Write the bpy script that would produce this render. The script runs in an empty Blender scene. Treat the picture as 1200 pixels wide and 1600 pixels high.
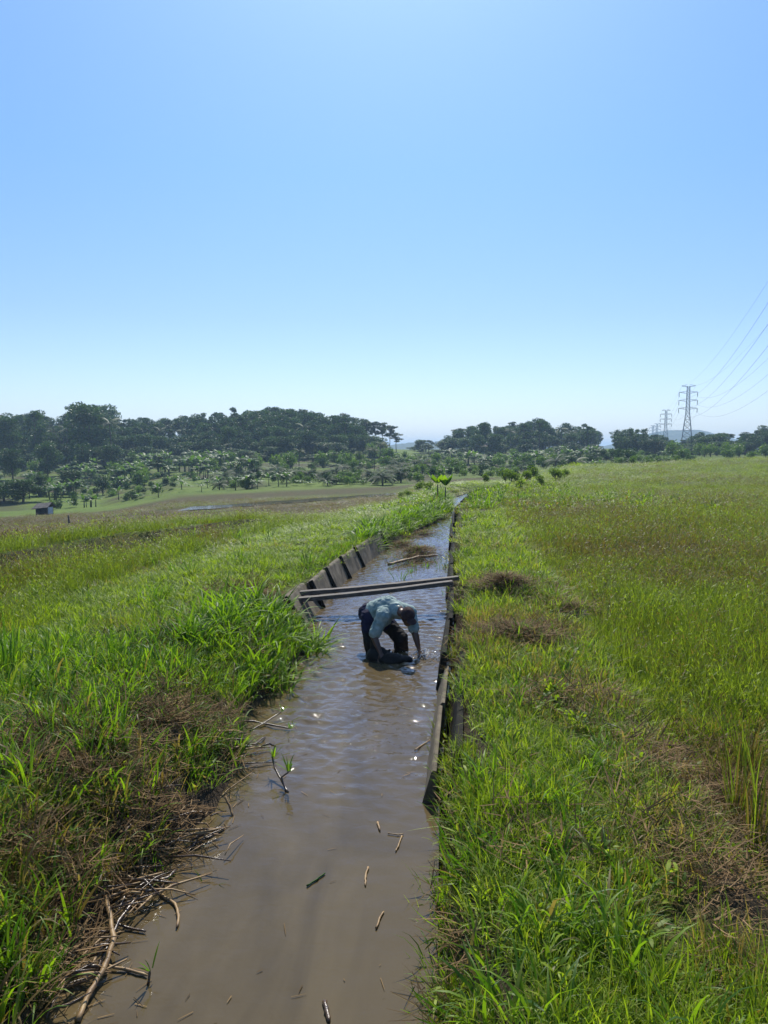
import bpy, bmesh, math, random
import numpy as np
from mathutils import Vector, Matrix

random.seed(7)
RNG = np.random.default_rng(11)
R = math.radians
scene = bpy.context.scene
COL = scene.collection

# ------------------------------------------------------------------ camera
CAM_H = 2.5
F = 1155.0
PITCH = math.atan(97 / F)
cam_d = bpy.data.cameras.new('camera')
cam = bpy.data.objects.new('camera', cam_d)
COL.objects.link(cam)
scene.camera = cam
cam_d.sensor_fit = 'VERTICAL'
cam_d.sensor_height = 36
cam_d.lens = F / 1600 * 36
cam_d.clip_start = 0.05
cam_d.clip_end = 9000
cam.location = (0, 0, CAM_H)
cam.rotation_euler = (R(90) - PITCH, 0, 0)

# ------------------------------------------------------------------ sky, sun, exposure
SUN_EL, SUN_AZ = R(50), R(1)          # azimuth clockwise from +Y
world = bpy.data.worlds.new("World")
scene.world = world
world.use_nodes = True
wn = world.node_tree
bg = wn.nodes['Background']
sky = wn.nodes.new('ShaderNodeTexSky')
sky.sky_type = 'NISHITA'
sky.sun_disc = False
sky.sun_elevation = SUN_EL
sky.sun_rotation = SUN_AZ
sky.air_density = 1.0
sky.dust_density = 0.5
sky.ozone_density = 1.6
hs = wn.nodes.new('ShaderNodeHueSaturation')
hs.inputs['Saturation'].default_value = 1.05
wn.links.new(sky.outputs[0], hs.inputs['Color']); mt = wn.nodes.new('ShaderNodeMix'); mt.data_type = 'RGBA'; mt.blend_type = 'MULTIPLY'; mt.inputs[0].default_value = 1
tcw = wn.nodes.new('ShaderNodeTexCoord'); sx = wn.nodes.new('ShaderNodeSeparateXYZ'); rw_ = wn.nodes.new('ShaderNodeValToRGB')
wn.links.new(tcw.outputs['Generated'], sx.inputs[0]); wn.links.new(sx.outputs['Z'], rw_.inputs[0]); wn.links.new(rw_.outputs[0], mt.inputs[7])
while len(rw_.color_ramp.elements) < 5: rw_.color_ramp.elements.new(.5)
for e_, (p_, c_) in zip(rw_.color_ramp.elements, [(0, (.76, .80, .98)), (.17, (.64, .745, 1.05)), (.34, (.62, .83, 1.17)), (.56, (.75, .97, 1.15)), (1, (.9, 1, 1.1))]):
    e_.position = p_; e_.color = (*c_, 1)
wn.links.new(hs.outputs[0], mt.inputs[6]); wn.links.new(mt.outputs[2], bg.inputs[0])
bg.inputs[1].default_value = 0.115
sun_d = bpy.data.lights.new('sun', 'SUN')
sun_d.energy = 4.6
sun_d.angle = R(0.5)
sun_d.color = (1.0, 0.95, 0.86)
sun = bpy.data.objects.new('sun', sun_d)
COL.objects.link(sun)
sun.rotation_euler = (-(math.pi / 2 - SUN_EL), 0, -SUN_AZ)
scene.view_settings.view_transform = 'Standard'
scene.view_settings.look = 'None'
scene.view_settings.exposure = 0.4
scene.view_settings.gamma = 1
scene.cycles.max_bounces = 8
scene.cycles.sample_clamp_indirect = 4

# ------------------------------------------------------------------ helpers
def ray(px, py):
    a, b = (px - 600) / F, (800 - py) / F
    return np.array([a, math.cos(PITCH) + b * math.sin(PITCH), -math.sin(PITCH) + b * math.cos(PITCH)])

def G(px, py, h=0.0):
    """ground point of the picture position (px, py) on the level z = h"""
    d = ray(px, py); t = (h - CAM_H) / d[2]
    return (d[0] * t, d[1] * t, h)

def D(px, py, y):
    d = ray(px, py); t = y / d[1]
    return (d[0] * t, y, CAM_H + d[2] * t)

def sstep(v, a, b):
    t = np.clip((np.asarray(v, float) - a) / (b - a), 0, 1)
    return t * t * (3 - 2 * t)

_perm = np.random.default_rng(5).random((64, 64))
def vnoise(x, y):
    x = np.asarray(x, float); y = np.asarray(y, float)
    xi = np.floor(x).astype(int); yi = np.floor(y).astype(int)
    fx = x - xi; fy = y - yi
    fx = fx * fx * (3 - 2 * fx); fy = fy * fy * (3 - 2 * fy)
    g = lambda i, j: _perm[i % 64, j % 64]
    return (g(xi, yi) * (1 - fx) + g(xi + 1, yi) * fx) * (1 - fy) + (g(xi, yi + 1) * (1 - fx) + g(xi + 1, yi + 1) * fx) * fy
def fbm(x, y, o=3):
    s = 0; a = .5; t = 0
    for k in range(o):
        s = s + a * vnoise(x * 2 ** k + 17 * k, y * 2 ** k - 9 * k); t += a; a *= .5
    return s / t

def tag(o, label=None, cat=None, group=None, kind=None):
    if label: o['label'] = label
    if cat: o['category'] = cat
    if group: o['group'] = group
    if kind: o['kind'] = kind
    return o

def mesh_from(name, verts, faces, mat=None, smooth=True, attrs=None):
    me = bpy.data.meshes.new(name)
    me.from_pydata([tuple(v) for v in verts], [], [tuple(f) for f in faces])
    if mat: me.materials.append(mat)
    if smooth: me.polygons.foreach_set('use_smooth', [True] * len(me.polygons))
    for k, v in (attrs or {}).items():
        a = me.attributes.new(k, 'FLOAT', 'POINT'); a.data.foreach_set('value', np.asarray(v, np.float32))
    me.update()
    return me

def np_mesh(name, V, Q, mat, smooth=True, attrs=None):
    """fast: V (n,3); Q (m,k) with one polygon size"""
    V = np.asarray(V, np.float32); Q = np.asarray(Q, np.int32)
    me = bpy.data.meshes.new(name)
    m, k = Q.shape
    me.vertices.add(len(V)); me.vertices.foreach_set('co', V.ravel())
    me.loops.add(m * k); me.loops.foreach_set('vertex_index', Q.ravel())
    me.polygons.add(m); me.polygons.foreach_set('loop_start', np.arange(0, m * k, k, dtype=np.int32))
    if smooth: me.polygons.foreach_set('use_smooth', np.ones(m, bool))
    me.update(calc_edges=True)
    if mat: me.materials.append(mat)
    for kk, v in (attrs or {}).items():
        a = me.attributes.new(kk, 'FLOAT', 'POINT'); a.data.foreach_set('value', np.asarray(v, np.float32))
    return me

def link(name, me, parent=None, loc=(0, 0, 0), rot=(0, 0, 0), sc=(1, 1, 1)):
    o = bpy.data.objects.new(name, me)
    COL.objects.link(o)
    o.location = loc; o.rotation_euler = rot; o.scale = sc
    if parent: o.parent = parent
    return o

def empty(name, loc, rz=0):
    return link(name, None, None, loc, (0, 0, rz))

def copy_tree(o, parent=None):
    c = o.copy(); COL.objects.link(c)
    if parent: c.parent = parent
    for ch in [k for k in COL.objects if k.parent == o]: copy_tree(ch, c)
    return c

class MB:
    def __init__(s): s.v = []; s.f = []
    def add(s, v, f):
        n = len(s.v); s.v += [tuple(p) for p in v]; s.f += [tuple(n + i for i in q) for q in f]
    def box(s, c, d, M=None):
        x, y, z = d[0] / 2, d[1] / 2, d[2] / 2
        v = [Vector((a, b, e)) for a in (-x, x) for b in (-y, y) for e in (-z, z)]
        if M is not None: v = [M @ p for p in v]
        v = [p + Vector(c) for p in v]
        s.add(v, [(0, 1, 3, 2), (4, 6, 7, 5), (0, 4, 5, 1), (2, 3, 7, 6), (0, 2, 6, 4), (1, 5, 7, 3)])
    def tube(s, pts, rads, n=8, caps=True, flat=1.0):
        pts = [Vector(p) for p in pts]
        if not hasattr(rads, '__len__'): rads = [rads] * len(pts)
        base = len(s.v); prev = None
        for i, p in enumerate(pts):
            t = (pts[min(i + 1, len(pts) - 1)] - pts[max(i - 1, 0)]).normalized()
            if prev is None:
                a = t.cross(Vector((0, 0, 1)) if abs(t.z) < .9 else Vector((1, 0, 0))).normalized()
            else:
                a = (prev - t * prev.dot(t)).normalized()
            prev = a; b = t.cross(a)
            for k in range(n):
                q = 2 * math.pi * k / n
                s.v.append(tuple(p + (a * math.cos(q) + b * math.sin(q) * flat) * rads[i]))
        for i in range(len(pts) - 1):
            for k in range(n):
                s.f.append((base + i * n + k, base + i * n + (k + 1) % n, base + (i + 1) * n + (k + 1) % n, base + (i + 1) * n + k))
        if caps:
            s.f.append(tuple(base + k for k in reversed(range(n))))
            s.f.append(tuple(base + (len(pts) - 1) * n + k for k in range(n)))
    def capsule(s, a, b, ra, rb, n=14, squash=None):
        a, b = Vector(a), Vector(b); t = (b - a); L = t.length; t = t / L if L > 1e-6 else Vector((0, 0, 1))
        pts, rr = [], []
        for k in range(5):
            q = math.pi / 2 * (1 - k / 4); pts.append(a - t * ra * math.sin(q)); rr.append(max(ra * math.cos(q), .0008))
        for k in range(5):
            q = math.pi / 2 * k / 4; pts.append(b + t * rb * math.sin(q)); rr.append(max(rb * math.cos(q), .0008))
        s.tube(pts, rr, n)
    def ell(s, c, r, M=None, n=14, m=9):
        base = len(s.v); c = Vector(c)
        for i in range(m + 1):
            th = math.pi * (i + .02) / (m + .04)
            for k in range(n):
                q = 2 * math.pi * k / n
                p = Vector((r[0] * math.sin(th) * math.cos(q), r[1] * math.sin(th) * math.sin(q), r[2] * math.cos(th)))
                if M is not None: p = M @ p
                s.v.append(tuple(p + c))
        for i in range(m):
            for k in range(n):
                s.f.append((base + i * n + k, base + (i + 1) * n + k, base + (i + 1) * n + (k + 1) % n, base + i * n + (k + 1) % n))
        s.f.append(tuple(base + k for k in range(n))); s.f.append(tuple(base + m * n + k for k in reversed(range(n))))
    def mesh(s, name, mat, smooth=True): return mesh_from(name, s.v, s.f, mat, smooth)
    def build(s, name, mat, parent=None, smooth=True, **k): return link(name, s.mesh(name, mat, smooth), parent, **k)

def remesh(mb, name, mat, voxel, smooth_it, parent=None, noise=0):
    """fuse the closed volumes collected in mb into one continuous skin"""
    me = mb.mesh(name, mat)
    tmp = bpy.data.objects.new('tmp', me); COL.objects.link(tmp)
    m = tmp.modifiers.new('r', 'REMESH'); m.mode = 'VOXEL'; m.voxel_size = voxel; m.use_smooth_shade = True
    s = tmp.modifiers.new('s', 'SMOOTH'); s.factor = .5; s.iterations = smooth_it
    dg = bpy.context.evaluated_depsgraph_get()
    out = bpy.data.meshes.new_from_object(tmp.evaluated_get(dg))
    bpy.data.objects.remove(tmp)
    out.name = name
    if not out.materials: out.materials.append(mat)
    if noise:
        n = len(out.vertices); co = np.empty(n * 3, np.float32); no = np.empty(n * 3, np.float32)
        out.vertices.foreach_get('co', co); out.vertices.foreach_get('normal', no); co = co.reshape(-1, 3); no = no.reshape(-1, 3)
        f = vnoise(co[:, 0] * 9 + co[:, 2] * 14, co[:, 1] * 26 + co[:, 2] * 9) + .5 * vnoise(co[:, 0] * 31, co[:, 1] * 20 + co[:, 2] * 40)
        r_ = 1 - np.abs(f / 1.5 * 2 - 1) * 1.6; out.vertices.foreach_set('co', (co + no * (r_ * noise)[:, None]).astype(np.float32).ravel()); out.update()
    return link(name, out, parent)

# ------------------------------------------------------------------ materials
def new_mat(name):
    m = bpy.data.materials.new(name); m.use_nodes = True
    nt = m.node_tree; p = nt.nodes['Principled BSDF']
    return m, nt, p
def N(nt, t, **k):
    n = nt.nodes.new(t)
    for a, b in k.items(): setattr(n, a, b)
    return n
def ramp(nt, stops):
    r = nt.nodes.new('ShaderNodeValToRGB')
    while len(r.color_ramp.elements) < len(stops): r.color_ramp.elements.new(.5)
    for e, (p, c) in zip(r.color_ramp.elements, stops):
        e.position = p; e.color = (*c, 1)
    return r
def noise_node(nt, scale, detail=4, coord='Object', rough=.55, dist=0, stretch=None):
    tc = nt.nodes.new('ShaderNodeTexCoord'); n = nt.nodes.new('ShaderNodeTexNoise')
    n.inputs['Scale'].default_value = scale; n.inputs['Detail'].default_value = detail
    n.inputs['Roughness'].default_value = rough; n.inputs['Distortion'].default_value = dist
    if stretch:
        mp = nt.nodes.new('ShaderNodeMapping'); mp.inputs['Scale'].default_value = stretch
        nt.links.new(tc.outputs[coord], mp.inputs[0]); nt.links.new(mp.outputs[0], n.inputs[0])
    else: nt.links.new(tc.outputs[coord], n.inputs[0])
    return n
def simple(name, stops, scale=8, rough=.8, bump=.3, bscale=None, bdist=.01, spec=.4, stretch=None, coord='Object'):
    m, nt, p = new_mat(name)
    n = noise_node(nt, scale, 5, coord, stretch=stretch); r = ramp(nt, stops)
    nt.links.new(n.outputs[0], r.inputs[0]); nt.links.new(r.outputs[0], p.inputs['Base Color'])
    p.inputs['Roughness'].default_value = rough; p.inputs['Specular IOR Level'].default_value = spec
    if bump:
        b = nt.nodes.new('ShaderNodeBump'); b.inputs['Strength'].default_value = bump; b.inputs['Distance'].default_value = bdist
        n2 = noise_node(nt, bscale or scale * 4, 5, coord, stretch=stretch)
        nt.links.new(n2.outputs[0], b.inputs['Height']); nt.links.new(b.outputs[0], p.inputs['Normal'])
    return m

def leaf_mat(name, dark, light, dryc=(.30, .21, .10), trans=.45, rough=.5, spec=.35, tcol=(1.5, 1.7, .8), obj_var=.0):
    """two-sided leaf: diffuse + translucent; 'tint' picks dark/light, 'brk' against instancer 'dry' picks withered blades"""
    m, nt, p = new_mat(name)
    L = nt.links
    at = N(nt, 'ShaderNodeAttribute', attribute_name='tint')
    mix = N(nt, 'ShaderNodeMix', data_type='RGBA')
    mix.inputs[6].default_value = (*dark, 1); mix.inputs[7].default_value = (*light, 1)
    if obj_var:
        oi = N(nt, 'ShaderNodeObjectInfo')
        ma = N(nt, 'ShaderNodeMath', operation='MULTIPLY_ADD', use_clamp=True); ma.inputs[1].default_value = obj_var
        sb = N(nt, 'ShaderNodeMath', operation='SUBTRACT'); sb.inputs[1].default_value = obj_var / 2
        L.new(at.outputs['Fac'], sb.inputs[0]); L.new(oi.outputs['Random'], ma.inputs[0]); L.new(sb.outputs[0], ma.inputs[2])
        L.new(ma.outputs[0], mix.inputs[0])
    else: L.new(at.outputs['Fac'], mix.inputs[0])
    a2 = N(nt, 'ShaderNodeAttribute', attribute_name='brk')
    a3 = N(nt, 'ShaderNodeAttribute', attribute_name='dry', attribute_type='INSTANCER')
    sub = N(nt, 'ShaderNodeMath', operation='SUBTRACT'); L.new(a3.outputs['Fac'], sub.inputs[0]); L.new(a2.outputs['Fac'], sub.inputs[1])
    mul = N(nt, 'ShaderNodeMath', operation='MULTIPLY', use_clamp=True); mul.inputs[1].default_value = 6; L.new(sub.outputs[0], mul.inputs[0])
    dm = N(nt, 'ShaderNodeMix', data_type='RGBA'); L.new(mul.outputs[0], dm.inputs[0]); L.new(mix.outputs[2], dm.inputs[6])
    dd = N(nt, 'ShaderNodeMix', data_type='RGBA'); L.new(at.outputs['Fac'], dd.inputs[0])
    dd.inputs[6].default_value = (dryc[0] * .55, dryc[1] * .5, dryc[2] * .45, 1); dd.inputs[7].default_value = (*dryc, 1)
    L.new(dd.outputs[2], dm.inputs[7])
    L.new(dm.outputs[2], p.inputs['Base Color'])
    p.inputs['Roughness'].default_value = rough; p.inputs['Specular IOR Level'].default_value = spec
    if trans:
        tr = N(nt, 'ShaderNodeBsdfTranslucent'); vm = N(nt, 'ShaderNodeVectorMath', operation='MULTIPLY'); vm.inputs[1].default_value = tcol
        L.new(dm.outputs[2], vm.inputs[0]); L.new(vm.outputs[0], tr.inputs[0])
        ms = N(nt, 'ShaderNodeMixShader'); ms.inputs[0].default_value = trans
        L.new(p.outputs[0], ms.inputs[1]); L.new(tr.outputs[0], ms.inputs[2])
        L.new(ms.outputs[0], nt.nodes['Material Output'].inputs[0])
    return m

M_grass = leaf_mat('grass_blades', (.065, .12, .012), (.29, .37, .030), (.30, .22, .10), trans=.45, tcol=(1.7, 1.8, .6), spec=.22)
M_lush = leaf_mat('lush_blades', (.038, .10, .010), (.19, .30, .020), (.20, .15, .07), trans=.45, tcol=(1.7, 1.8, .6), rough=.5, spec=.25)
M_rice = leaf_mat('rice_blades', (.075, .115, .012), (.23, .29, .03), (.15, .11, .040), trans=.42, tcol=(1.6, 1.7, .7), spec=.15)
M_straw = leaf_mat('straw', (.030, .020, .010), (.28, .185, .085), (.26, .17, .085), trans=.12, spec=.12, rough=.85, tcol=(1, 1, 1))
M_cane = simple('dry_cane', [(.3, (.09, .05, .025)), (.5, (.27, .17, .075)), (.8, (.42, .29, .13))], 14, .55, .2, spec=.4)
M_wetcane = simple('wet_dark_stick', [(.3, (.035, .022, .014)), (.7, (.12, .075, .04))], 20, .3, .3, spec=.6)
M_tree = leaf_mat('tree_leaves', (.018, .044, .012), (.070, .125, .026), trans=.26, obj_var=.5, spec=.15)
M_treeB = leaf_mat('feathery_leaves', (.018, .040, .016), (.055, .095, .03), trans=.28, obj_var=.5, spec=.25)
M_banana = leaf_mat('banana_leaves', (.03, .07, .015), (.10, .17, .03), trans=.38, obj_var=.5, spec=.22, rough=.5)
M_palm = leaf_mat('palm_fronds', (.02, .045, .015), (.07, .11, .03), trans=.25, obj_var=.4, spec=.2, rough=.55)
M_scrub = leaf_mat('scrub_leaves', (.05, .095, .018), (.15, .21, .04), trans=.5, tcol=(1.6, 1.7, .7), spec=.1)
M_bush = leaf_mat('bush_leaves', (.035, .075, .014), (.14, .21, .035), trans=.38, obj_var=.5)
M_bstem = simple('banana_stem', [(.3, (.07, .09, .03)), (.7, (.16, .15, .06))], 5, .7, .2)
M_bark = simple('bark', [(.3, (.05, .04, .03)), (.7, (.16, .13, .10))], 3, .9, .4)
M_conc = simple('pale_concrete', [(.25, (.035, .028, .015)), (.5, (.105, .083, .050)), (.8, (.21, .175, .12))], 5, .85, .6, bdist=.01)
M_concd = simple('dark_concrete', [(.3, (.010, .010, .007)), (.65, (.026, .024, .017)), (.85, (.06, .052, .036))], 6, .95, .6, bdist=.01, spec=.15)  # dark mottled concrete for the right wall slabs, back slab and left ribs
M_wood = simple('weathered_wood', [(.25, (.035, .028, .022)), (.5, (.10, .082, .064)), (.8, (.24, .20, .155))], 5, .75, .7, bdist=.006, stretch=(1, 12, 12))
M_soil = simple('dark_soil', [(.3, (.04, .028, .018)), (.7, (.11, .08, .05))], 9, .85, .8, bdist=.02)
M_steel = simple('galvanised_steel', [(.3, (.10, .11, .12)), (.7, (.20, .21, .22))], .5, .5, 0)
M_cable = simple('cable', [(.3, (.06, .06, .07)), (.7, (.10, .10, .11))], .5, .5, 0)

# terrain
def make_ground_mat():
    m, nt, p = new_mat('field_ground'); L = nt.links
    n1 = noise_node(nt, 1.2, 6); n2 = noise_node(nt, .12, 5); n3 = noise_node(nt, 9, 5)
    green = ramp(nt, [(.3, (.055, .095, .010)), (.55, (.105, .155, .018)), (.75, (.16, .21, .028))])
    brown = ramp(nt, [(.3, (.04, .036, .010)), (.55, (.064, .052, .016)), (.8, (.10, .078, .027))])
    a = N(nt, 'ShaderNodeMath', operation='MULTIPLY_ADD'); a.inputs[1].default_value = .5
    L.new(n2.outputs[0], a.inputs[0]); h = N(nt, 'ShaderNodeMath', operation='MULTIPLY'); h.inputs[1].default_value = .5
    L.new(n1.outputs[0], h.inputs[0]); L.new(h.outputs[0], a.inputs[2])
    L.new(a.outputs[0], green.inputs[0]); L.new(n1.outputs[0], brown.inputs[0])
    dry = N(nt, 'ShaderNodeAttribute', attribute_name='dry')
    ad = N(nt, 'ShaderNodeMath', operation='ADD'); L.new(dry.outputs['Fac'], ad.inputs[0]); L.new(n1.outputs[0], ad.inputs[1])
    rr = ramp(nt, [(.0, (0, 0, 0)), (1, (1, 1, 1))]); sb = N(nt, 'ShaderNodeMath', operation='SUBTRACT'); sb.inputs[1].default_value = .5
    L.new(ad.outputs[0], sb.inputs[0]); L.new(sb.outputs[0], rr.inputs[0])
    mx = N(nt, 'ShaderNodeMix', data_type='RGBA'); L.new(rr.outputs[0], mx.inputs[0]); L.new(green.outputs[0], mx.inputs[6]); L.new(brown.outputs[0], mx.inputs[7])
    soil = ramp(nt, [(.3, (.022, .016, .010)), (.7, (.085, .062, .038))]); L.new(n3.outputs[0], soil.inputs[0])
    bare = N(nt, 'ShaderNodeAttribute', attribute_name='bare')
    m2 = N(nt, 'ShaderNodeMix', data_type='RGBA'); L.new(bare.outputs['Fac'], m2.inputs[0]); L.new(mx.outputs[2], m2.inputs[6]); L.new(soil.outputs[0], m2.inputs[7])
    L.new(m2.outputs[2], p.inputs['Base Color']); p.inputs['Roughness'].default_value = .9; p.inputs['Specular IOR Level'].default_value = .15
    b = N(nt, 'ShaderNodeBump'); b.inputs['Strength'].default_value = .9; b.inputs['Distance'].default_value = .12
    n4 = noise_node(nt, 5, 8, rough=.7); L.new(n4.outputs[0], b.inputs['Height']); L.new(b.outputs[0], p.inputs['Normal'])
    return m
M_ground = make_ground_mat()

def make_water_mat():
    m, nt, p = new_mat('muddy_water'); L = nt.links
    n = noise_node(nt, 1.1, 6, dist=1.2, stretch=(1.6, .5, 1)); r = ramp(nt, [(.32, (.072, .053, .026)), (.68, (.110, .082, .040))])
    L.new(n.outputs[0], r.inputs[0]); L.new(r.outputs[0], p.inputs['Base Color'])
    p.inputs['Roughness'].default_value = .02; p.inputs['IOR'].default_value = 1.33
    b = N(nt, 'ShaderNodeBump'); b.inputs['Strength'].default_value = .6; b.inputs['Distance'].default_value = .016
    n2 = noise_node(nt, 10, 2, rough=.5, dist=.4, stretch=(.8, 1, 1)); L.new(n2.outputs[0], b.inputs['Height'])
    b2 = N(nt, 'ShaderNodeBump'); b2.inputs['Strength'].default_value = .5; b2.inputs['Distance'].default_value = .008
    n3 = noise_node(nt, 38, 3, dist=.5, stretch=(.8, 1, 1)); L.new(n3.outputs[0], b2.inputs['Height']); L.new(b.outputs[0], b2.inputs['Normal'])
    at = N(nt, 'ShaderNodeAttribute', attribute_name='ripple')
    for bb, k in ((b, .8), (b2, .12)):
        mu = N(nt, 'ShaderNodeMath', operation='MULTIPLY_ADD', use_clamp=True); mu.inputs[1].default_value = k; mu.inputs[2].default_value = .06
        L.new(at.outputs['Fac'], mu.inputs[0]); L.new(mu.outputs[0], bb.inputs['Strength'])
    L.new(b2.outputs[0], p.inputs['Normal'])
    return m
M_water = make_water_mat()

# ------------------------------------------------------------------ canal outline and ground height
RE = [G(*p) for p in [(640, 1600), (650, 1420), (661, 1250), (672, 1160), (684, 1077), (692, 1010), (696, 975), (699, 905), (702, 850), (704, 815), (710, 805), (719, 797), (725, 790), (731, 780)]]
LE = [G(*p) for p in [(60, 1600), (130, 1490), (190, 1390), (270, 1325), (345, 1265), (378, 1190), (392, 1115), (440, 1062), (484, 1012), (476, 980), (537, 910), (600, 859), (650, 832), (684, 815), (702, 806), (707, 797), (707, 790), (705, 780)]]
re_y = np.array([p[1] for p in RE]); re_x = np.array([p[0] for p in RE])
le_y = np.array([p[1] for p in LE]); le_x = np.array([p[0] for p in LE])
o = np.argsort(le_y); le_y, le_x = le_y[o], le_x[o]
def XR(y):
    y = np.asarray(y, float); return np.where(y < re_y[0], re_x[0] - (re_y[0] - y) * .085, np.interp(y, re_y, re_x) + np.maximum(y - re_y[-1], 0) * .35)
def XL(y):
    y = np.asarray(y, float)
    b = np.where(y < le_y[0], le_x[0] + (y - le_y[0]) * -.05, np.interp(y, le_y, le_x) + np.maximum(y - le_y[-1], 0) * .3)
    return b + .05 * (vnoise(y * 2.3, y * 0 + 3) - .5) * (1 - sstep(y, 9, 9.8))
Y_END = 46.0
WALL_L0, WALL_L1 = float(G(476, 980)[1]), float(G(600, 859)[1])

PROF = {  # picture column -> (depth, picture row the ground has there)
    -400: [(12, 'h.4'), (17, 'h.2'), (80, 'h-5.4'), (110, 'h-7'), (150, 'h-7'), (220, 'h-2'), (300, 'h6'), (420, 'h4')],
    0: [(12, 'h.42'), (16, 'h.25'), (22, 850), (30, 839), (50, 822), (80, 809), (110, 798), (150, 770), (220, 725), (300, 690), (420, 690)],
    150: [(12, 'h.42'), (18, 'h.3'), (24, 841), (34, 829), (50, 817), (80, 803), (110, 791), (150, 768), (220, 722), (300, 690), (420, 690)],
    300: [(14, 'h.42'), (20, 'h.32'), (28, 823), (45, 806), (58, 797), (67, 793), (90, 777), (150, 750), (200, 726), (230, 715), (300, 690), (420, 690)],
    450: [(14, 'h.44'), (22, 'h.34'), (32, 820), (48, 802), (66, 788), (76, 782), (100, 764), (150, 742), (200, 722), (240, 712), (300, 694), (420, 695)],
    600: [(14, 'h.45'), (28, 'h.3'), (40, 791), (55, 785), (76, 776), (86, 773), (108, 757), (150, 736), (220, 714), (300, 702), (420, 702)],
    680: [(14, 'h.45'), (48, 'h.3'), (72, 768), (105, 752), (150, 737), (220, 717), (300, 706), (420, 703)],
    760: [(14, 'h.45'), (50, 'h.3'), (75, 760), (110, 745), (160, 733), (220, 716), (300, 704), (420, 701)],
    900: [(14, 'h.45'), (60, 'h.3'), (90, 728), (112, 732), (160, 724), (240, 707), (300, 700), (420, 702)],
    1050: [(14, 'h.45'), (60, 'h.3'), (115, 720), (135, 725), (180, 714), (300, 704), (420, 703)],
    1200: [(14, 'h.45'), (60, 'h.35'), (130, 714), (150, 718), (200, 711), (300, 704), (420, 703)],
    1700: [(14, 'h.45'), (60, 'h.4'), (130, 'h1.5'), (200, 'h2'), (300, 'h3'), (420, 'h3')],
}
ZS = np.array([0, 10, 12, 14, 16, 18, 22, 26, 30, 36, 42, 48, 54, 60, 70, 80, 90, 100, 110, 125, 135, 150, 165, 180, 200, 220, 240, 270, 300, 350, 420], float)
cols = sorted(PROF); SC = np.array([(c - 600) / F for c in cols]); TAB = []
for c in cols:
    zz = [0] + [a for a, _ in PROF[c]]; hh = []
    for a, b in PROF[c]: hh.append(float(b[1:]) if isinstance(b, str) else D(600, b, a)[2])
    TAB.append(np.interp(ZS, zz, [.45] + hh))
TAB = np.array(TAB)
def base_h(x, y):
    yy = np.clip(y, .5, 419.9); s = np.clip(x / np.maximum(yy, 3), SC[0], SC[-1] - 1e-6)
    i = np.clip(np.searchsorted(SC, s, side='right') - 1, 0, len(SC) - 2); t = (s - SC[i]) / (SC[i + 1] - SC[i])
    j = np.clip(np.searchsorted(ZS, yy, side='right') - 1, 0, len(ZS) - 2); u = (yy - ZS[j]) / (ZS[j + 1] - ZS[j])
    t = t * t * (3 - 2 * t)
    return (TAB[i, j] * (1 - t) + TAB[i + 1, j] * t) * (1 - u) + (TAB[i, j + 1] * (1 - t) + TAB[i + 1, j + 1] * t) * u
def bund_t(x, y):   # signed distance left of the ditch line in the left field
    return -(x - (-7.45 + (y - 13.9) * .31 + .25 * (vnoise(y * .7, y * 0) - .5)))
def ground(x, y):
    x = np.asarray(x, float); y = np.asarray(y, float)
    xr, xl = XR(y), XL(y)
    dr, dl = x - xr, xl - x
    h = base_h(x, y)
    # terraces on the far slopes
    tz = sstep(y, 95, 120) * (1 - sstep(y, 230, 260)); st = .9
    q = h / st + .25 * vnoise(x * .03, y * .03); fl = np.floor(q); fr = q - fl
    h = h * (1 - tz) + tz * (fl + sstep(fr, .72, 1.0) - .25 * vnoise(x * .03, y * .03)) * st
    ps = y - (62 + (x + 15.8) * 1.186); calm_ = 1 - np.exp(-(ps / 7) ** 2) * sstep(x, -19, -16) * (1 - sstep(x, 1.5, 4))
    h = h + (fbm(x * .9, y * .9) - .5) * .10 * calm_ + (fbm(x * .13 + 5, y * .13) - .5) * .3 * sstep(y, 12, 40) * calm_
    kf = (1 - sstep(np.abs(ps), 2.8, 5.5)) * sstep(x, -19, -16) * (1 - sstep(x, 1.5, 4)); h = h * (1 - kf) - 2.45 * kf
    near = 1 - sstep(y, 38, 58)
    h = h - .24 * sstep(dr, 1.45, 1.9) * near                                 # right: path, then the lower field
    h = h - .10 * sstep(dl, 2.2, 3.0) * near
    b = bund_t(x, y); bn = sstep(y, 9, 11) * (1 - sstep(y, 28, 34))
    h = h + bn * (-.28 * sstep(b, -.6, -.3) + .56 * sstep(b, -.22, -.05) - .2 * sstep(b, 1.2, 2.0))
    # canal
    act = 1 - sstep(y, Y_END - 2, Y_END)
    wl = sstep(y, WALL_L0 - .25, WALL_L0 - .1) * (1 - sstep(y, WALL_L1 + .3, WALL_L1 + 1))
    bed = -.42
    fr_ = sstep(dr, .06, .25)
    rb = bed + (h - .06 - bed) * np.clip((dr - .06) / .24, 0, 1)
    lw = bed + (h - .06 - bed) * np.clip((dl - .06) / .22, 0, 1)
    bump = .10 * (fbm(x * 3.1, y * 3.1) - .5)
    ln = -.06 + (h + .06 + bump) * np.clip((dl + .02) / .75, 0, 1) ** .7
    ln = np.where(dl < -.02, -.06 - np.clip(-dl, 0, 1) * .6, ln)
    lb = lw * wl + ln * (1 - wl)
    hl = np.where(dl < .9, np.minimum(h, lb), h)
    hr = np.where(dr < .4, np.minimum(h, rb), h)
    inside = (dr < .06) & (dl < .06)
    hc = np.where(x > (xr + xl) / 2, hr, hl)
    hc = np.where((dr <= .06) & (x > (xr + xl) / 2), bed, hc)
    hc = np.where((x <= (xr + xl) / 2) & (dl < -.5), bed, hc)
    return h * (1 - act) + hc * act

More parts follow.
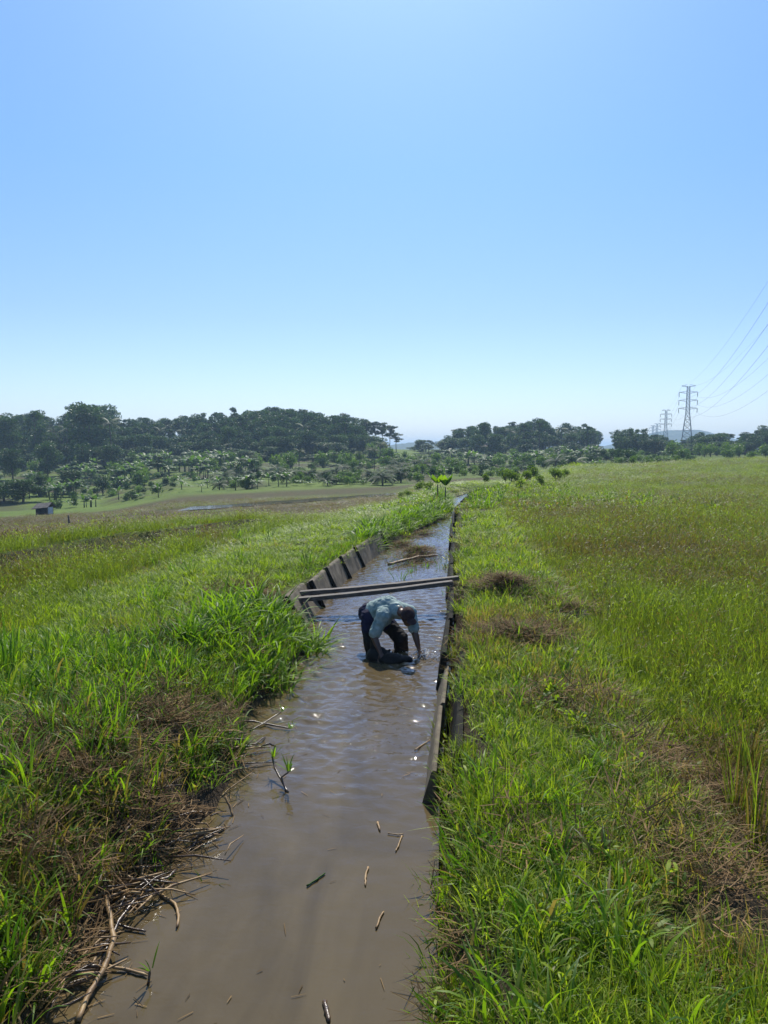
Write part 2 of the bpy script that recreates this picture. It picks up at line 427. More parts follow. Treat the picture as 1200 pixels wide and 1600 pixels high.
def blob(x, y, px, py, h, rx, ry):
    c = G(px, py, h); return np.exp(-(((x - c[0]) / rx) ** 2 + ((y - c[1]) / ry) ** 2))
def dryness(x, y):
    """0 green ... 1 withered"""
    xr, xl = XR(y), XL(y); dr, dl = x - xr, xl - x
    n = fbm(x * .7 + 40, y * .7); n2 = fbm(x * .16 + 3, y * .12 + 8)
    left = .07 + sstep(n, .58, .8) * .35
    fieldL = sstep(dl, 3.6, 5.2) * sstep(y, 9, 12)
    left = left + fieldL * (.32 * sstep(n2, .40, .62) + .16)
    b = bund_t(x, y); left = left - .45 * np.exp(-((b - .7) / .7) ** 2) * (1 - sstep(y, 28, 34))
    left = left + .65 * sstep(b, 2.4, 4) * (1 - sstep(y, 60, 90)) * sstep(n2 + .15 * n, .3, .5)
    nearl = (1 - sstep(dl, .9, 2.6)) * (1 - sstep(y, 7.6, 9.4))
    left = left + nearl * (.06 + .22 * sstep(n, .42, .62))
    right = .10 + .2 * sstep(n, .55, .8)
    fR = sstep(dr, 1.5, 2.1)
    right = right + fR * (.03 + .17 * sstep(n2 + .2 * (n - .5), .48, .60) * sstep(y, 8, 14))
    for (px, py, rx, ry, s) in [(1150, 1230, .65, 1.0, .7), (1160, 1440, .45, .5, .8), (1000, 860, 2.6, 1.6, .55), (1090, 905, 1.6, .8, .4), (880, 1100, .5, .5, .4), (800, 995, .8, .7, .6), (900, 790, 6, 3, .3)]:
        right = right + s * blob(x, y, px, py, .35, rx, ry)
    d = np.where(x > (xr + xl) / 2, right, left)
    far = sstep(y, 55, 95)
    band = sstep(vnoise(x * .02 + 9, y * .07 + base_h(x, y) * .8), .66, .78) * .4 + .0
    brownstrip = 1.2 * np.exp(-((y - 93 - .5 * (x + 8)) / 8) ** 2) * (1 - sstep(x, 8, 30)) * sstep(x, -45, -25)
    d = d * (1 - far) + far * (band * (x < 12) + (.15 + .3 * sstep(n2, .5, .7)) * (x >= 12)) + brownstrip * .8
    return np.clip(d, 0, 1)
def bareness(x, y):
    xr, xl = XR(y), XL(y); dr, dl = x - xr, xl - x
    b = bund_t(x, y)
    v = 1.3 * np.exp(-((b + .2) / .24) ** 2) * sstep(y, 9, 11) * (1 - sstep(y, 28, 34)) * .95
    v = v + (dl < .5) * (dl > -2) * (y < 44) * .9 * sstep(.5 - dl, 0, .3) + ((dr < .3) & (dr > -1) & (y < 44)) * 1.0
    for (px, py, rx, ry, s) in [(1150, 1230, .6, .9, .8), (1170, 1420, .4, .5, .9), (830, 1010, .5, .4, .7), (60, 1240, .5, .6, .6), (250, 1190, .5, .5, .5)]:
        v = v + s * blob(x, y, px, py, .35, rx, ry)
    q = base_h(x, y) / .9 + .25 * vnoise(x * .03, y * .03); fr = q - np.floor(q)
    v = v + .75 * (fr > .70) * sstep(y, 100, 120) * (1 - sstep(y, 225, 240)) * (x / np.maximum(y, 1) < .3)
    n = fbm(x * 2.2, y * 2.2)
    return np.clip(v * (.5 + n), 0, 1)

ys = np.concatenate([[-30, -12, -5, -2, 0], np.arange(1, 12, .09), np.arange(12, 30, .25), np.arange(30, 60, .6), np.arange(60, 280, 2.2), [290, 305, 330, 370, 420, 520, 700, 1000, 1500, 2300, 4000, 7000]])
off = np.concatenate([[0, .03, .07, .11, .16, .22, .28, .34], np.arange(.4, 2.6, .09), np.geomspace(2.7, 12, 42), np.geomspace(12.6, 230, 110), [260, 300, 380, 500, 800, 1500, 3000, 6000]])
inner = np.linspace(0, 1, 14)[1:-1]
rows = []
for y in ys:
    a, b = float(XL(y)), float(XR(y))
    rows.append(np.concatenate([a - off[::-1], a + (b - a) * inner, b + off]))
X = np.array(rows); Y = np.repeat(ys[:, None], X.shape[1], 1)
Z = ground(X, Y)
# far swell: low hills on the skyline
far = sstep(Y, 420, 900)
Z = Z * (1 - far) + far * (2.0)
nr, nc = X.shape
idx = np.arange(nr * nc).reshape(nr, nc)
Q = np.stack([idx[:-1, :-1], idx[:-1, 1:], idx[1:, 1:], idx[1:, :-1]], -1).reshape(-1, 4)
me = np_mesh('ground', np.stack([X, Y, Z], -1).reshape(-1, 3), Q, M_ground, True, {'dry': dryness(X, Y).ravel(), 'bare': bareness(X, Y).ravel()})
tag(link('ground', me), 'grassy fields and banks on both sides of the canal, falling to terraces', None, None, 'structure')

# distant hills
M_hill = simple('far_wooded_hill', [(.3, (.02, .04, .02)), (.7, (.05, .08, .035))], .02, .95, .6, bscale=.06, bdist=6)
def hill(cx, cy, w, d, h, label):
    n = 60; V = []; Fc = []
    for j in range(n):
        for i in range(n):
            u, v = i / (n - 1) * 2 - 1, j / (n - 1) * 2 - 1
            r = math.exp(-(u * u) * 3.2) * math.exp(-(v * v) * 3.2)
            V.append((cx + u * w, cy + v * d, h * r * (1 + .16 * (fbm(u * 7 + cx, v * 5) - .5)) + 2 * float(vnoise(u * 40, v * 30)) * r - 3))
    for j in range(n - 1):
        for i in range(n - 1):
            a = j * n + i; Fc.append((a, a + 1, a + n + 1, a + n))
    tag(link('hill', mesh_from('hill', V, Fc, M_hill)), label, None, None, 'structure')
hill(*D(1062, 690, 1700)[:2], 260, 300, 52, 'low blue hill on the horizon behind the power towers')
hill(*D(655, 690, 1500)[:2], 190, 300, 20, 'faint blue hill seen in the gap between the two woods')

# ------------------------------------------------------------------ water
wy = np.concatenate([np.arange(.5, 2.6, .1), np.arange(2.6, 14, .028), np.arange(14, Y_END + .5, .08)])
def lerp_rows():
    P = []
    for y in wy:
        a, b = float(XL(y)) - .35, float(XR(y)) + .12
        P.append(np.linspace(a, b, 84))
    return np.array(P)
WX = lerp_rows(); WY = np.repeat(wy[:, None], 84, 1)
WZ = np.zeros_like(WX)
rw = np.random.default_rng(3)
for k in range(60):
    lam = rw.uniform(.085, .24); ang = rw.normal(math.pi / 2, .75)
    kx, ky = math.cos(ang) / lam * 2 * math.pi, math.sin(ang) / lam * 2 * math.pi
    WZ += lam * .0046 * np.sin(kx * WX + ky * WY + rw.uniform(0, 6.28) + 1.5 * fbm(WX * 1.3, WY * 1.3 + k))
calm = .13 + .9 * sstep(WY, 4.3, 6.6)
WZ = WZ * calm * (.5 + fbm(WX * .9, WY * .6))
HAND = D(655, 1018, 8.75)
for (cx, cy, amp, lam, dec) in [(HAND[0], HAND[1], .011, .12, .45), (.10, 8.95, .007, .14, .45), (-.12, 9.0, .006, .15, .4)]:
    rr = np.hypot(WX - cx, WY - cy); WZ += amp * np.sin(rr / lam * 6.283) * np.exp(-rr / dec)
rr = np.hypot(WX - HAND[0] - .08, WY - HAND[1]); WZ += .035 * (fbm(WX * 16, WY * 16) - .45) * np.exp(-(rr / .28) ** 2)
idx = np.arange(WX.size).reshape(WX.shape)
Q = np.stack([idx[:-1, :-1], idx[:-1, 1:], idx[1:, 1:], idx[1:, :-1]], -1).reshape(-1, 4)
tag(link('canal_water', np_mesh('canal_water', np.stack([WX, WY, WZ], -1).reshape(-1, 3), Q, M_water, True, {'ripple': calm.ravel()})), 'brown muddy canal water rippling and glinting in the sun', None, None, 'structure')

def strip_water(pix, half, label):
    V = []; Fc = []
    n = len(pix)
    for (px, py, dep) in pix:
        c = D(px, py, dep)
        for s in (-1, 1):
            y = c[1] + s * half; x = c[0] * y / c[1]
            V.append((x, y, float(ground(x, y)) + .10))
    for i in range(n - 1): Fc.append((2 * i, 2 * i + 2, 2 * i + 3, 2 * i + 1))
    tag(link('paddy_water', mesh_from('paddy_water', V, Fc, M_water)), label, None, None, 'structure')
V = []; rs_ = np.random.default_rng(2)
for k in range(40):
    x = -16.6 + k * .46; yc = 62 + (x + 15.8) * 1.186
    V += [(x, yc - 2.1 + .3 * math.sin(k * .9), -2.38), (x, yc + 2.2 + .3 * math.sin(k * .6 + 1), -2.38)]
tag(link('paddy_water', mesh_from('paddy_water', V, [(2 * i, 2 * i + 2, 2 * i + 3, 2 * i + 1) for i in range(39)], M_water)), 'thin strip of flooded paddy shining in the left field', None, None, 'structure')
strip_water([(900 - k * 8, 0, 0) for k in range(0)] or [(700 + k * 8, 768, 76 + k * .3) for k in range(7)], .8, 'short pale strip of water beyond the canal bend')

# ------------------------------------------------------------------ scattering
def scatter(name, pts, rots, scl, idxs, dry, sources, label):
    me = bpy.data.meshes.new(name)
    n = len(pts)
    me.vertices.add(n); me.vertices.foreach_set('co', np.asarray(pts, np.float32).ravel())
    a = me.attributes.new('rot', 'FLOAT_VECTOR', 'POINT'); a.data.foreach_set('vector', np.asarray(rots, np.float32).ravel())
    a = me.attributes.new('scl', 'FLOAT_VECTOR', 'POINT'); a.data.foreach_set('vector', np.asarray(scl, np.float32).ravel())
    a = me.attributes.new('pick', 'INT', 'POINT'); a.data.foreach_set('value', np.asarray(idxs, np.int32))
    a = me.attributes.new('dry', 'FLOAT', 'POINT'); a.data.foreach_set('value', np.asarray(dry, np.float32))
    o = link(name, me)
    c = bpy.data.collections.new('tufts_' + name)
    for s in sources: c.objects.link(bpy.data.objects.new('tuft_%02d' % len(c.objects), s))
    ng = bpy.data.node_groups.new('scatter', 'GeometryNodeTree')
    ng.interface.new_socket('Geometry', in_out='INPUT', socket_type='NodeSocketGeometry')
    ng.interface.new_socket('Geometry', in_out='OUTPUT', socket_type='NodeSocketGeometry')
    gi = ng.nodes.new('NodeGroupInput'); go = ng.nodes.new('NodeGroupOutput')
    ip = ng.nodes.new('GeometryNodeInstanceOnPoints'); ci = ng.nodes.new('GeometryNodeCollectionInfo')
    ci.inputs['Collection'].default_value = c; ci.inputs['Separate Children'].default_value = True; ci.inputs['Reset Children'].default_value = True
    def attr(nm, t):
        q = ng.nodes.new('GeometryNodeInputNamedAttribute'); q.data_type = t; q.inputs[0].default_value = nm; return q.outputs['Attribute']
    L = ng.links
    L.new(gi.outputs[0], ip.inputs['Points']); L.new(ci.outputs[0], ip.inputs['Instance']); ip.inputs['Pick Instance'].default_value = True
    L.new(attr('pick', 'INT'), ip.inputs['Instance Index']); L.new(attr('rot', 'FLOAT_VECTOR'), ip.inputs['Rotation']); L.new(attr('scl', 'FLOAT_VECTOR'), ip.inputs['Scale'])
    L.new(ip.outputs[0], go.inputs[0])
    m = o.modifiers.new('scatter', 'NODES'); m.node_group = ng
    tag(o, label, name.replace('_', ' '), None, 'stuff')
    return o

def blades(n, rng, h, w, spread, lean, curl, segs=4, flat=0.0, brk=None, tint=None, zbase=0.0, fold=0.0):
    """n curved tapering blades as one mesh's arrays"""
    H = rng.uniform(h[0], h[1], n); Wd = rng.uniform(w[0], w[1], n)
    r = spread * np.sqrt(rng.random(n)); a = rng.uniform(0, 2 * math.pi, n)
    bx, by = r * np.cos(a), r * np.sin(a)
    da = a + rng.normal(0, 1.3, n)
    ln = np.abs(rng.normal(lean, lean * .5 + .03, n)); cu = rng.uniform(curl[0], curl[1], n)
    if flat: ln = rng.uniform(flat, math.pi / 2 - .05, n)
    dx, dy = np.cos(da), np.sin(da)
    wa = da + math.pi / 2 + rng.normal(0, .5, n); wx, wyv = np.cos(wa), np.sin(wa)
    ts = np.linspace(0, 1, segs + 1)
    px, py, pz = bx.copy(), by.copy(), np.full(n, zbase) + (rng.random(n) * zbase * 2 if zbase else 0)
    V = np.zeros((n, segs + 1, 2, 3)); kx = rng.normal(0, fold, n)
    for i, t in enumerate(ts):
        ang = ln + cu * t * t
        if i:
            st = H / segs; px = px + dx * np.sin(ang) * st; py = py + dy * np.sin(ang) * st; pz = pz + np.cos(ang) * st
        prof = (.55 + .9 * t if t < .4 else .91 * (1 - ((t - .4) / .6) ** 1.6)) if not flat else (1.0 if t < .85 else .5)
        hw = Wd * .5 * max(prof, .04)
        V[:, i, 0, 0] = px - wx * hw; V[:, i, 0, 1] = py - wyv * hw; V[:, i, 0, 2] = pz
        V[:, i, 1, 0] = px + wx * hw; V[:, i, 1, 1] = py + wyv * hw; V[:, i, 1, 2] = pz + kx * hw
    V = V.reshape(-1, 3)
    base = (np.arange(n) * (segs + 1) * 2)[:, None]
    q = np.array([[2 * i, 2 * i + 1, 2 * i + 3, 2 * i + 2] for i in range(segs)])
    Q = (base[:, :, None] + q[None]).reshape(-1, 4)
    T = rng.random(n) if tint is None else rng.uniform(tint[0], tint[1], n)
    B = rng.random(n) if brk is None else rng.uniform(brk[0], brk[1], n)
    rep = (segs + 1) * 2
    return V, Q, np.repeat(T, rep), np.repeat(B, rep)
def merge_parts(parts):
    Vs, Qs, Ts, Bs = [], [], [], []; n = 0
    for V, Q, T, B in parts:
        Vs.append(V); Qs.append(Q + n); Ts.append(T); Bs.append(B); n += len(V)
    return np.concatenate(Vs), np.concatenate(Qs), np.concatenate(Ts), np.concatenate(Bs)
def tuft(parts, mat, name='tuft'):
    V, Q, T, B = merge_parts(parts)
    return np_mesh(name, V, Q, mat, False, {'tint': T, 'brk': B})

g = np.random.default_rng(21)
LAWN = [tuft([blades(58, g, (.05, .17), (.003, .0075), .13, .45, (.3, 1.5)), blades(12, g, (.06, .13), (.012, .02), .13, .8, (.2, 1.0)), blades(6, g, (.1, .25), (.003, .005), .12, 1.0, (0, .8), tint=(.5, 1), brk=(0, .25))], M_grass) for _ in range(6)]
LUSH = [tuft([blades(22, g, (.16, .36), (.010, .019), .10, .32, (.4, 1.7), segs=5), blades(10, g, (.08, .2), (.006, .012), .12, .6, (.2, 1.2)), blades(4, g, (.1, .3), (.004, .006), .12, 1.0, (0, .8), brk=(0, .2))], M_lush) for _ in range(6)]
REED = [tuft([blades(16, g, (.35, .65), (.018, .032), .12, .22, (.5, 1.8), segs=6), blades(8, g, (.15, .3), (.01, .02), .12, .5, (.2, 1.2))], M_lush) for _ in range(4)]
RICE = [tuft([blades(40, g, (.22, .46), (.004, .008), .10, .16, (.1, .8)), blades(10, g, (.12, .3), (.004, .007), .12, .5, (.2, 1), brk=(0, .3))], M_rice) for _ in range(5)]
# seed-headed grass of the fields: fine stems with a few pale ear grains
SEED = [tuft([blades(30, g, (.15, .32), (.003, .006), .13, .25, (.1, .9)), blades(9, g, (.26, .42), (.0025, .0035), .12, .2, (.1, .5), brk=(0, .5), tint=(.6, 1)),
              blades(16, g, (.03, .06), (.008, .012), .14, .5, (0, .5), segs=2, zbase=.14, brk=(0, .35), tint=(.6, 1))], M_rice) for _ in range(5)]
LITTER = [tuft([blades(34, g, (.06, .22), (.003, .008), .16, 1.3, (-.15, .2), segs=2, flat=1.15, zbase=.03, fold=.4)], M_straw) for _ in range(5)]
WEED = [tuft([blades(26, g, (.05, .10), (.022, .036), .09, .7, (.2, 1.0), segs=3, zbase=.05), blades(8, g, (.1, .2), (.004, .006), .05, .3, (.1, .3), tint=(0, .3))], M_grass) for _ in range(4)]

def sample(y0, y1, dens, keep, s=.62, margin=.8, seed=0):
    rg = np.random.default_rng(seed + int(y0 * 100))
    w = lambda y: 2 * (s * y + margin)
    area = (y1 - y0) * (w(y0) + w(y1)) / 2
    n = int(area * dens)
    y = rg.uniform(y0, y1, n * 2); y = y[rg.random(n * 2) < w(y) / w(y1)][:n]
    x = (rg.random(len(y)) * 2 - 1) * (s * y + margin)
    k = keep(x, y, rg); return x[k], y[k]

def layer(name, rings, keep, sources, hscale, label, seed=0, wscale=1.0, dry_add=0, dry_mul=1.0, tilt=.12, lift=0.0, dryfn=None):
    P, Rr, S, I, Dd = [], [], [], [], []
    rg = np.random.default_rng(seed + 99)
    for (y0, y1, dens, sc) in rings:
        x, y = sample(y0, y1, dens, keep, seed=seed)
        z = ground(x, y); n = len(x)
        P.append(np.stack([x, y, z - .01 + lift * rg.random(n)], -1))
        Rr.append(np.stack([rg.normal(0, tilt, n), rg.normal(0, tilt, n), rg.uniform(0, 6.283, n)], -1))
        hv = rg.uniform(.7, 1.3, n) * hscale(x, y)
        wv = rg.uniform(.85, 1.2, n) * sc * wscale
        S.append(np.stack([wv, wv, hv * (sc ** .12)], -1)); I.append(rg.integers(0, len(sources), n))
        Dd.append(np.clip((dryfn(x, y) if dryfn else dryness(x, y)) * dry_mul + dry_add + rg.normal(0, .06, n), 0, 1))
    return scatter(name, np.concatenate(P), np.concatenate(Rr), np.concatenate(S), np.concatenate(I), np.concatenate(Dd), sources, label)

YA = float(G(663, 1245)[1])
NEAR = [(2.0, 5, 95, 1.0), (5, 9, 62, 1.15), (9, 15, 32, 1.5), (15, 26, 15, 2.0), (26, 46, 6, 3.0), (46, 80, 1.6, 5.0), (80, 130, .5, 8.0)]
def side(x, y): return x > (XR(y) + XL(y)) / 2
def on_right(x, y, lo=.24): return side(x, y) & (x - XR(y) > np.where(y < YA, lo - .17, lo))
def on_left(x, y, lo=.1):
    lo2 = np.where((y > WALL_L0 - .35) & (y < WALL_L1 + .3), np.where(y < 11.8, .5, .27), lo)
    return (~side(x, y)) & (XL(y) - x > lo2)
def thin(x, y, rg, k=1.0):
    return rg.random(len(x)) > np.clip(bareness(x, y) * .75 * k, 0, .93)
STRAWL = [(60, 1180, .55, .35, 1), (250, 1120, .4, .45, .9), (180, 1220, .5, .4, .9), (330, 1230, .35, .35, .8), (90, 1330, .4, .3, .8), (230, 1330, .35, .25, 1), (150, 1420, .25, .25, .9), (330, 1090, .35, .3, .6), (400, 935, .7, .5, .9), (250, 1010, .5, .3, .4)]
STRAWR = [(810, 1000, .55, .4, 1), (790, 925, .5, .5, .9), (880, 955, .5, .5, .6), (870, 1110, .4, .25, .5), (1140, 1200, .6, .8, .8), (1160, 1430, .45, .4, .8), (1000, 870, 2.0, 1.0, .4), (980, 1290, .3, .3, .3), (700, 1480, .12, .4, .6), (820, 1330, .3, .2, .45)]
def strawm(x, y, L):
    v = np.zeros_like(x)
    for (px, py, rx, ry, s) in L: v = np.maximum(v, s * blob(x, y, px, py, .4, rx, ry))
    return v * (.6 + .8 * fbm(x * 4, y * 4))

# left bank and left field
layer('grass', NEAR, lambda x, y, rg: on_left(x, y, .12) & (XL(y) - x < 4.2) & thin(x, y, rg) & ~((bund_t(x, y) > -.9) & (bund_t(x, y) < .02) & (y > 9.5) & (y < 32)) & (rg.random(len(x)) > .75 * strawm(x, y, STRAWL)),
      LAWN, lambda x, y: (.9 + .5 * vnoise(x * 1.3, y * 1.3)) * (1 - .3 * sstep(y, 8, 16) - .25 * sstep(y, 20, 32)), 'short bright green grass on the left canal bank', seed=1)
layer('grass', [(2.0, 5, 60, 1.0), (5, 8, 40, 1.0), (8, 12, 8, .9), (12, 26, 1.5, 1.0)],
      lambda x, y, rg: on_left(x, y, .06) & (rg.random(len(x)) < np.clip((1 - sstep(XL(y) - x, .9, 2.2)) * (1 - sstep(y, 8.8, 10)) + .18 + .5 * sstep(fbm(x * .9, y * .9 + 30), .55, .7), 0, 1)) & (XL(y) - x < 5) & (rg.random(len(x)) > .8 * strawm(x, y, STRAWL)),
      LUSH, lambda x, y: .75 + .5 * vnoise(x * 1.7, y * 1.7) * 1.2, 'broad bladed lush grass overhanging the water along the left bank', seed=2, dry_mul=.8)
layer('grass', [(4.5, 9, 40, 1.15), (9, 15, 30, 1.5), (15, 26, 15, 2.0), (26, 46, 6, 3.0), (46, 80, .9, 4.0)],
      lambda x, y, rg: on_left(x, y, .3) & (XL(y) - x > 3.6) & ~((np.abs(y - (62 + (x + 15.8) * 1.186) + 1.5) < 4.6) & (x > -18) & (x < 3)) & thin(x, y, rg) & (rg.random(len(x)) > .93 * ((bund_t(x, y) > -1.0) & (bund_t(x, y) < .02) & (y > 9.5) & (y < 32))), SEED, lambda x, y: (.7 + .4 * vnoise(x * .4, y * .4)) * (1 - .45 * sstep(y, 16, 32)), 'brown and green seeding grass over the left field', seed=3)
layer('reeds', [(7.4, 9.75, 34, 1.0)], lambda x, y, rg: on_left(x, y, -.12) & (XL(y) - x < 1.1), REED, lambda x, y: .58 + .3 * vnoise(x * 2, y * 2), 'thick dark green reeds on the left bank just before the footbridge', seed=4, dry_add=-.2, tilt=.2)
layer('reeds', [(17.5, 37, 26, 1.1)], lambda x, y, rg: (~side(x, y)) & (XL(y) - x > .08) & (XL(y) - x < .7), REED, lambda x, y: .5 + .3 * vnoise(x * 2, y * .9), 'dense belt of reeds growing from the left canal edge beyond the concrete wall', seed=5, dry_add=-.1, tilt=.12)
layer('grass', [(11.4, 19, 60, .75)], lambda x, y, rg: on_left(x, y, .12) & (XL(y) - x < .60) & (rg.random(len(x)) < .35 + .65 * sstep(fbm(x * 2.2, y * 2.2), .4, .6)), LUSH, lambda x, y: x * 0 + .65, 'untidy grass hanging over the top of the left concrete wall', seed=30, dry_add=.1, tilt=.55)
# right bank and right field
layer('grass', NEAR, lambda x, y, rg: on_right(x, y, .13) & (x - XR(y) < 2.3) & thin(x, y, rg) & (rg.random(len(x)) > 1.25 * strawm(x, y, STRAWR)),
      LAWN, lambda x, y: 1.0 + .6 * vnoise(x * 1.5 + 7, y * 1.5), 'bright yellow green grass on the path along the right canal wall', seed=6)
layer('grass', [(2.0, 5, 20, .9), (5, 9, 9, .9), (9, 15, 4, .9), (15, 40, 1, 1.2)], lambda x, y, rg: on_right(x, y, .16) & (x - XR(y) < 2.4) & (rg.random(len(x)) < .35 + sstep(fbm(x * 1.3 + 9, y * 1.3), .45, .6)) & (rg.random(len(x)) > 1.3 * strawm(x, y, STRAWR)),
      LUSH, lambda x, y: .6 + .4 * vnoise(x * 1.7, y * 1.7 + 4), 'longer green blades standing out of the grass on the right canal path', seed=7)
layer('weeds', [(2.4, 6, 5, .9), (6, 14, 4, 1.0), (14, 40, 1.2, 1.5)], lambda x, y, rg: on_right(x, y, .3) & (x - XR(y) < 2.3) & (rg.random(len(x)) < sstep(fbm(x * 2.3 + 3, y * 2.3), .5, .6)), WEED, lambda x, y: x * 0 + .8, 'small broadleaf weeds among the grass of the right canal path', seed=8, dry_mul=.2)
layer('grass', [(2.4, 5, 42, 1.0), (5, 9, 36, 1.15), (9, 15, 24, 1.5), (15, 26, 13, 2.0), (26, 46, 5.5, 3.0), (46, 80, 1.6, 5.0), (80, 140, .5, 8.0)],
      lambda x, y, rg: on_right(x, y, .3) & (x - XR(y) > 1.9) & thin(x, y, rg, 1.2), SEED, lambda x, y: (.75 + .5 * vnoise(x * .5, y * .5)) * (1 - .4 * sstep(y, 22, 50)), 'reddish brown and green seeding grass across the right field', seed=9)
layer('rice', [(3.0, 5, 16, 1.0), (5, 9, 26, 1.1), (9, 15, 16, 1.3), (15, 30, 4, 1.8)],
      lambda x, y, rg: on_right(x, y, .3) & (x - XR(y) > 1.75) & (rg.random(len(x)) < np.clip(1.5 * blob(x, y, 1010, 1035, .3, .75, 1.3) + 1.2 * blob(x, y, 1130, 990, .3, .9, 1.8) + .25 * sstep(fbm(x * .8, y * .8 + 3), .5, .62), 0, 1)),
      RICE, lambda x, y: .85 + .3 * vnoise(x, y), 'tall upright green rice standing in the right field', seed=10, dry_mul=.35)
layer('grass', [(1.8, 5.3, 120, .8)], lambda x, y, rg: side(x, y) & (x - XR(y) > .03) & (x - XR(y) < .34), LAWN + LUSH[:3], lambda x, y: x * 0 + .95, 'tangled grass spilling over the near right water edge', seed=31, dry_add=.12, tilt=.5)
# straw
layer('straw', [(2.2, 5, 110, .9), (5, 9, 80, 1.0), (9, 12, 40, 1.1)], lambda x, y, rg: on_left(x, y, .0) & (rg.random(len(x)) < np.clip(strawm(x, y, STRAWL) * 1.2 + .10 * (XL(y) - x < 1.5), 0, 1)), LITTER, lambda x, y: x * 0 + 1, 'brown cut straw and stems strewn over the left bank', seed=11, tilt=.35, lift=.09)
layer('straw', [(2.6, 5, 70, .9), (5, 9, 50, 1.0), (9, 22, 18, 1.2)], lambda x, y, rg: on_right(x, y, .2) & (rg.random(len(x)) < np.clip(strawm(x, y, STRAWR) * 1.1 + .02, 0, 1)), LITTER, lambda x, y: x * 0 + 1, 'dry straw lying among the grass on the right bank and field', seed=12, tilt=.3, lift=.06)
layer('weeds', [(26, 62, 4.2, 2.2)], lambda x, y, rg: (rg.random(len(x)) < np.clip(blob(x, y, 830, 775, .3, 4.0, 7) + .9 * blob(x, y, 640, 786, .3, 2.6, 4), 0, 1)) & (on_right(x, y, .5) | on_left(x, y, .6)), LUSH[:2] + WEED, lambda x, y: np.where(side(x, y), 1.7, .9), 'taller scrubby weeds at the far end of the canal', seed=13, dry_mul=.5)

# ------------------------------------------------------------------ canal walls
def wall_slab(y0, y1, side_, lean, top, thick, shift, mat_face, parent, name='lining_slab', drop=.42, zt0=None, zt1=None):
    """one leaning precast slab between the depths y0 and y1"""
    mb = MB(); sg = 1 if side_ == 'R' else -1; E = XR if side_ == 'R' else XL
    n = 6; prof = []
    for k in range(n + 1):
        y = y0 + (y1 - y0) * k / n; x = float(E(y0)) + (float(E(y1)) - float(E(y0))) * k / n + sg * shift
        t = top if zt0 is None else zt0 + (zt1 - zt0) * k / n
        j = .006 * math.sin(y * 37)
        prof.append([(x - sg * lean * drop / top, y, -drop), (x + j, y, 0), (x + sg * lean * .96, y, t - .015), (x + sg * (lean + .012), y, t), (x + sg * (lean + thick), y, t - .004), (x + sg * (lean + thick), y, t - .12), (x + sg * (thick), y, -drop)])
    m = len(prof[0]); V = [p for r in prof for p in r]; Fc = []
    for k in range(n):
        for i in range(m):
            a, b = k * m + i, k * m + (i + 1) % m
            Fc.append((a, b, b + m, a + m) if sg > 0 else (a, a + m, b + m, b))
    Fc.append(tuple(range(m)) if sg < 0 else tuple(reversed(range(m)))); Fc.append(tuple(n * m + i for i in (reversed(range(m)) if sg < 0 else range(m))))
    mb.add(V, Fc); return mb.build(name, mat_face, parent, smooth=False)

wr = empty('canal_wall', (0, 0, 0))
tag(wr, 'stained concrete canal wall of leaning slabs half hidden by grass on the right of the water', 'canal wall')
bounds = [1.6, 3.0, 4.55]
yA = float(G(663, 1245)[1]); yB = float(G(684, 1077)[1])
wall_slab(yA - .1, yA + 1.25, 'R', .06, .24, .035, .0, M_conc, wr)         # thin slab standing off the bank
wall_slab(yA + 1.26, yB - .02, 'R', .08, .26, .035, .0, M_conc, wr)
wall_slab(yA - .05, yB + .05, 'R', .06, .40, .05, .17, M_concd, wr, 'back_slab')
yy = yB
k = 0
while yy < 40:
    L = 1.5 if yy < 14 else 3.0
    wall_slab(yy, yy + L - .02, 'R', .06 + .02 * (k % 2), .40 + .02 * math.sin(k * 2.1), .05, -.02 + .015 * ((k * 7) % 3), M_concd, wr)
    if False: wall_slab(yy + .01, yy + L - .03, 'R', .01, .39 + .02 * math.sin(k * 2.1), .04, .125, M_conc, wr, 'coping')
    yy += L; k += 1

wl = empty('canal_wall', (0, 0, 0))
tag(wl, 'pale leaning concrete canal wall with dark ribs on the left beyond the footbridge', 'canal wall')
yl = [WALL_L0, 11.6, 12.9, 14.3, 15.7, WALL_L1 + .3]
for a, b in zip(yl[:-1], yl[1:]):
    wall_slab(a + .01, b - .01, 'L', .28 if a == yl[0] else .17, .40, .07, 0, M_conc, wl)
for i, y in enumerate(yl):
    x = float(XL(y)); mb = MB()
    lx = .28 if i == 0 else .18
    p0, p1 = Vector((x + .06 + lx * .7, y, -.35)), Vector((x - lx, y, .43))
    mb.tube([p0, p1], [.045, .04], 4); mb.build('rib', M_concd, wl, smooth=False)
# abutment where the planks rest, left
x0 = float(XL(WALL_L0))
mb = MB(); mb.box((x0 - .40, WALL_L0 + .35, .17), (.20, .9, .34), Matrix.Rotation(R(-12), 3, 'Z')); o_ = mb.build('abutment', M_conc, wl, smooth=False)

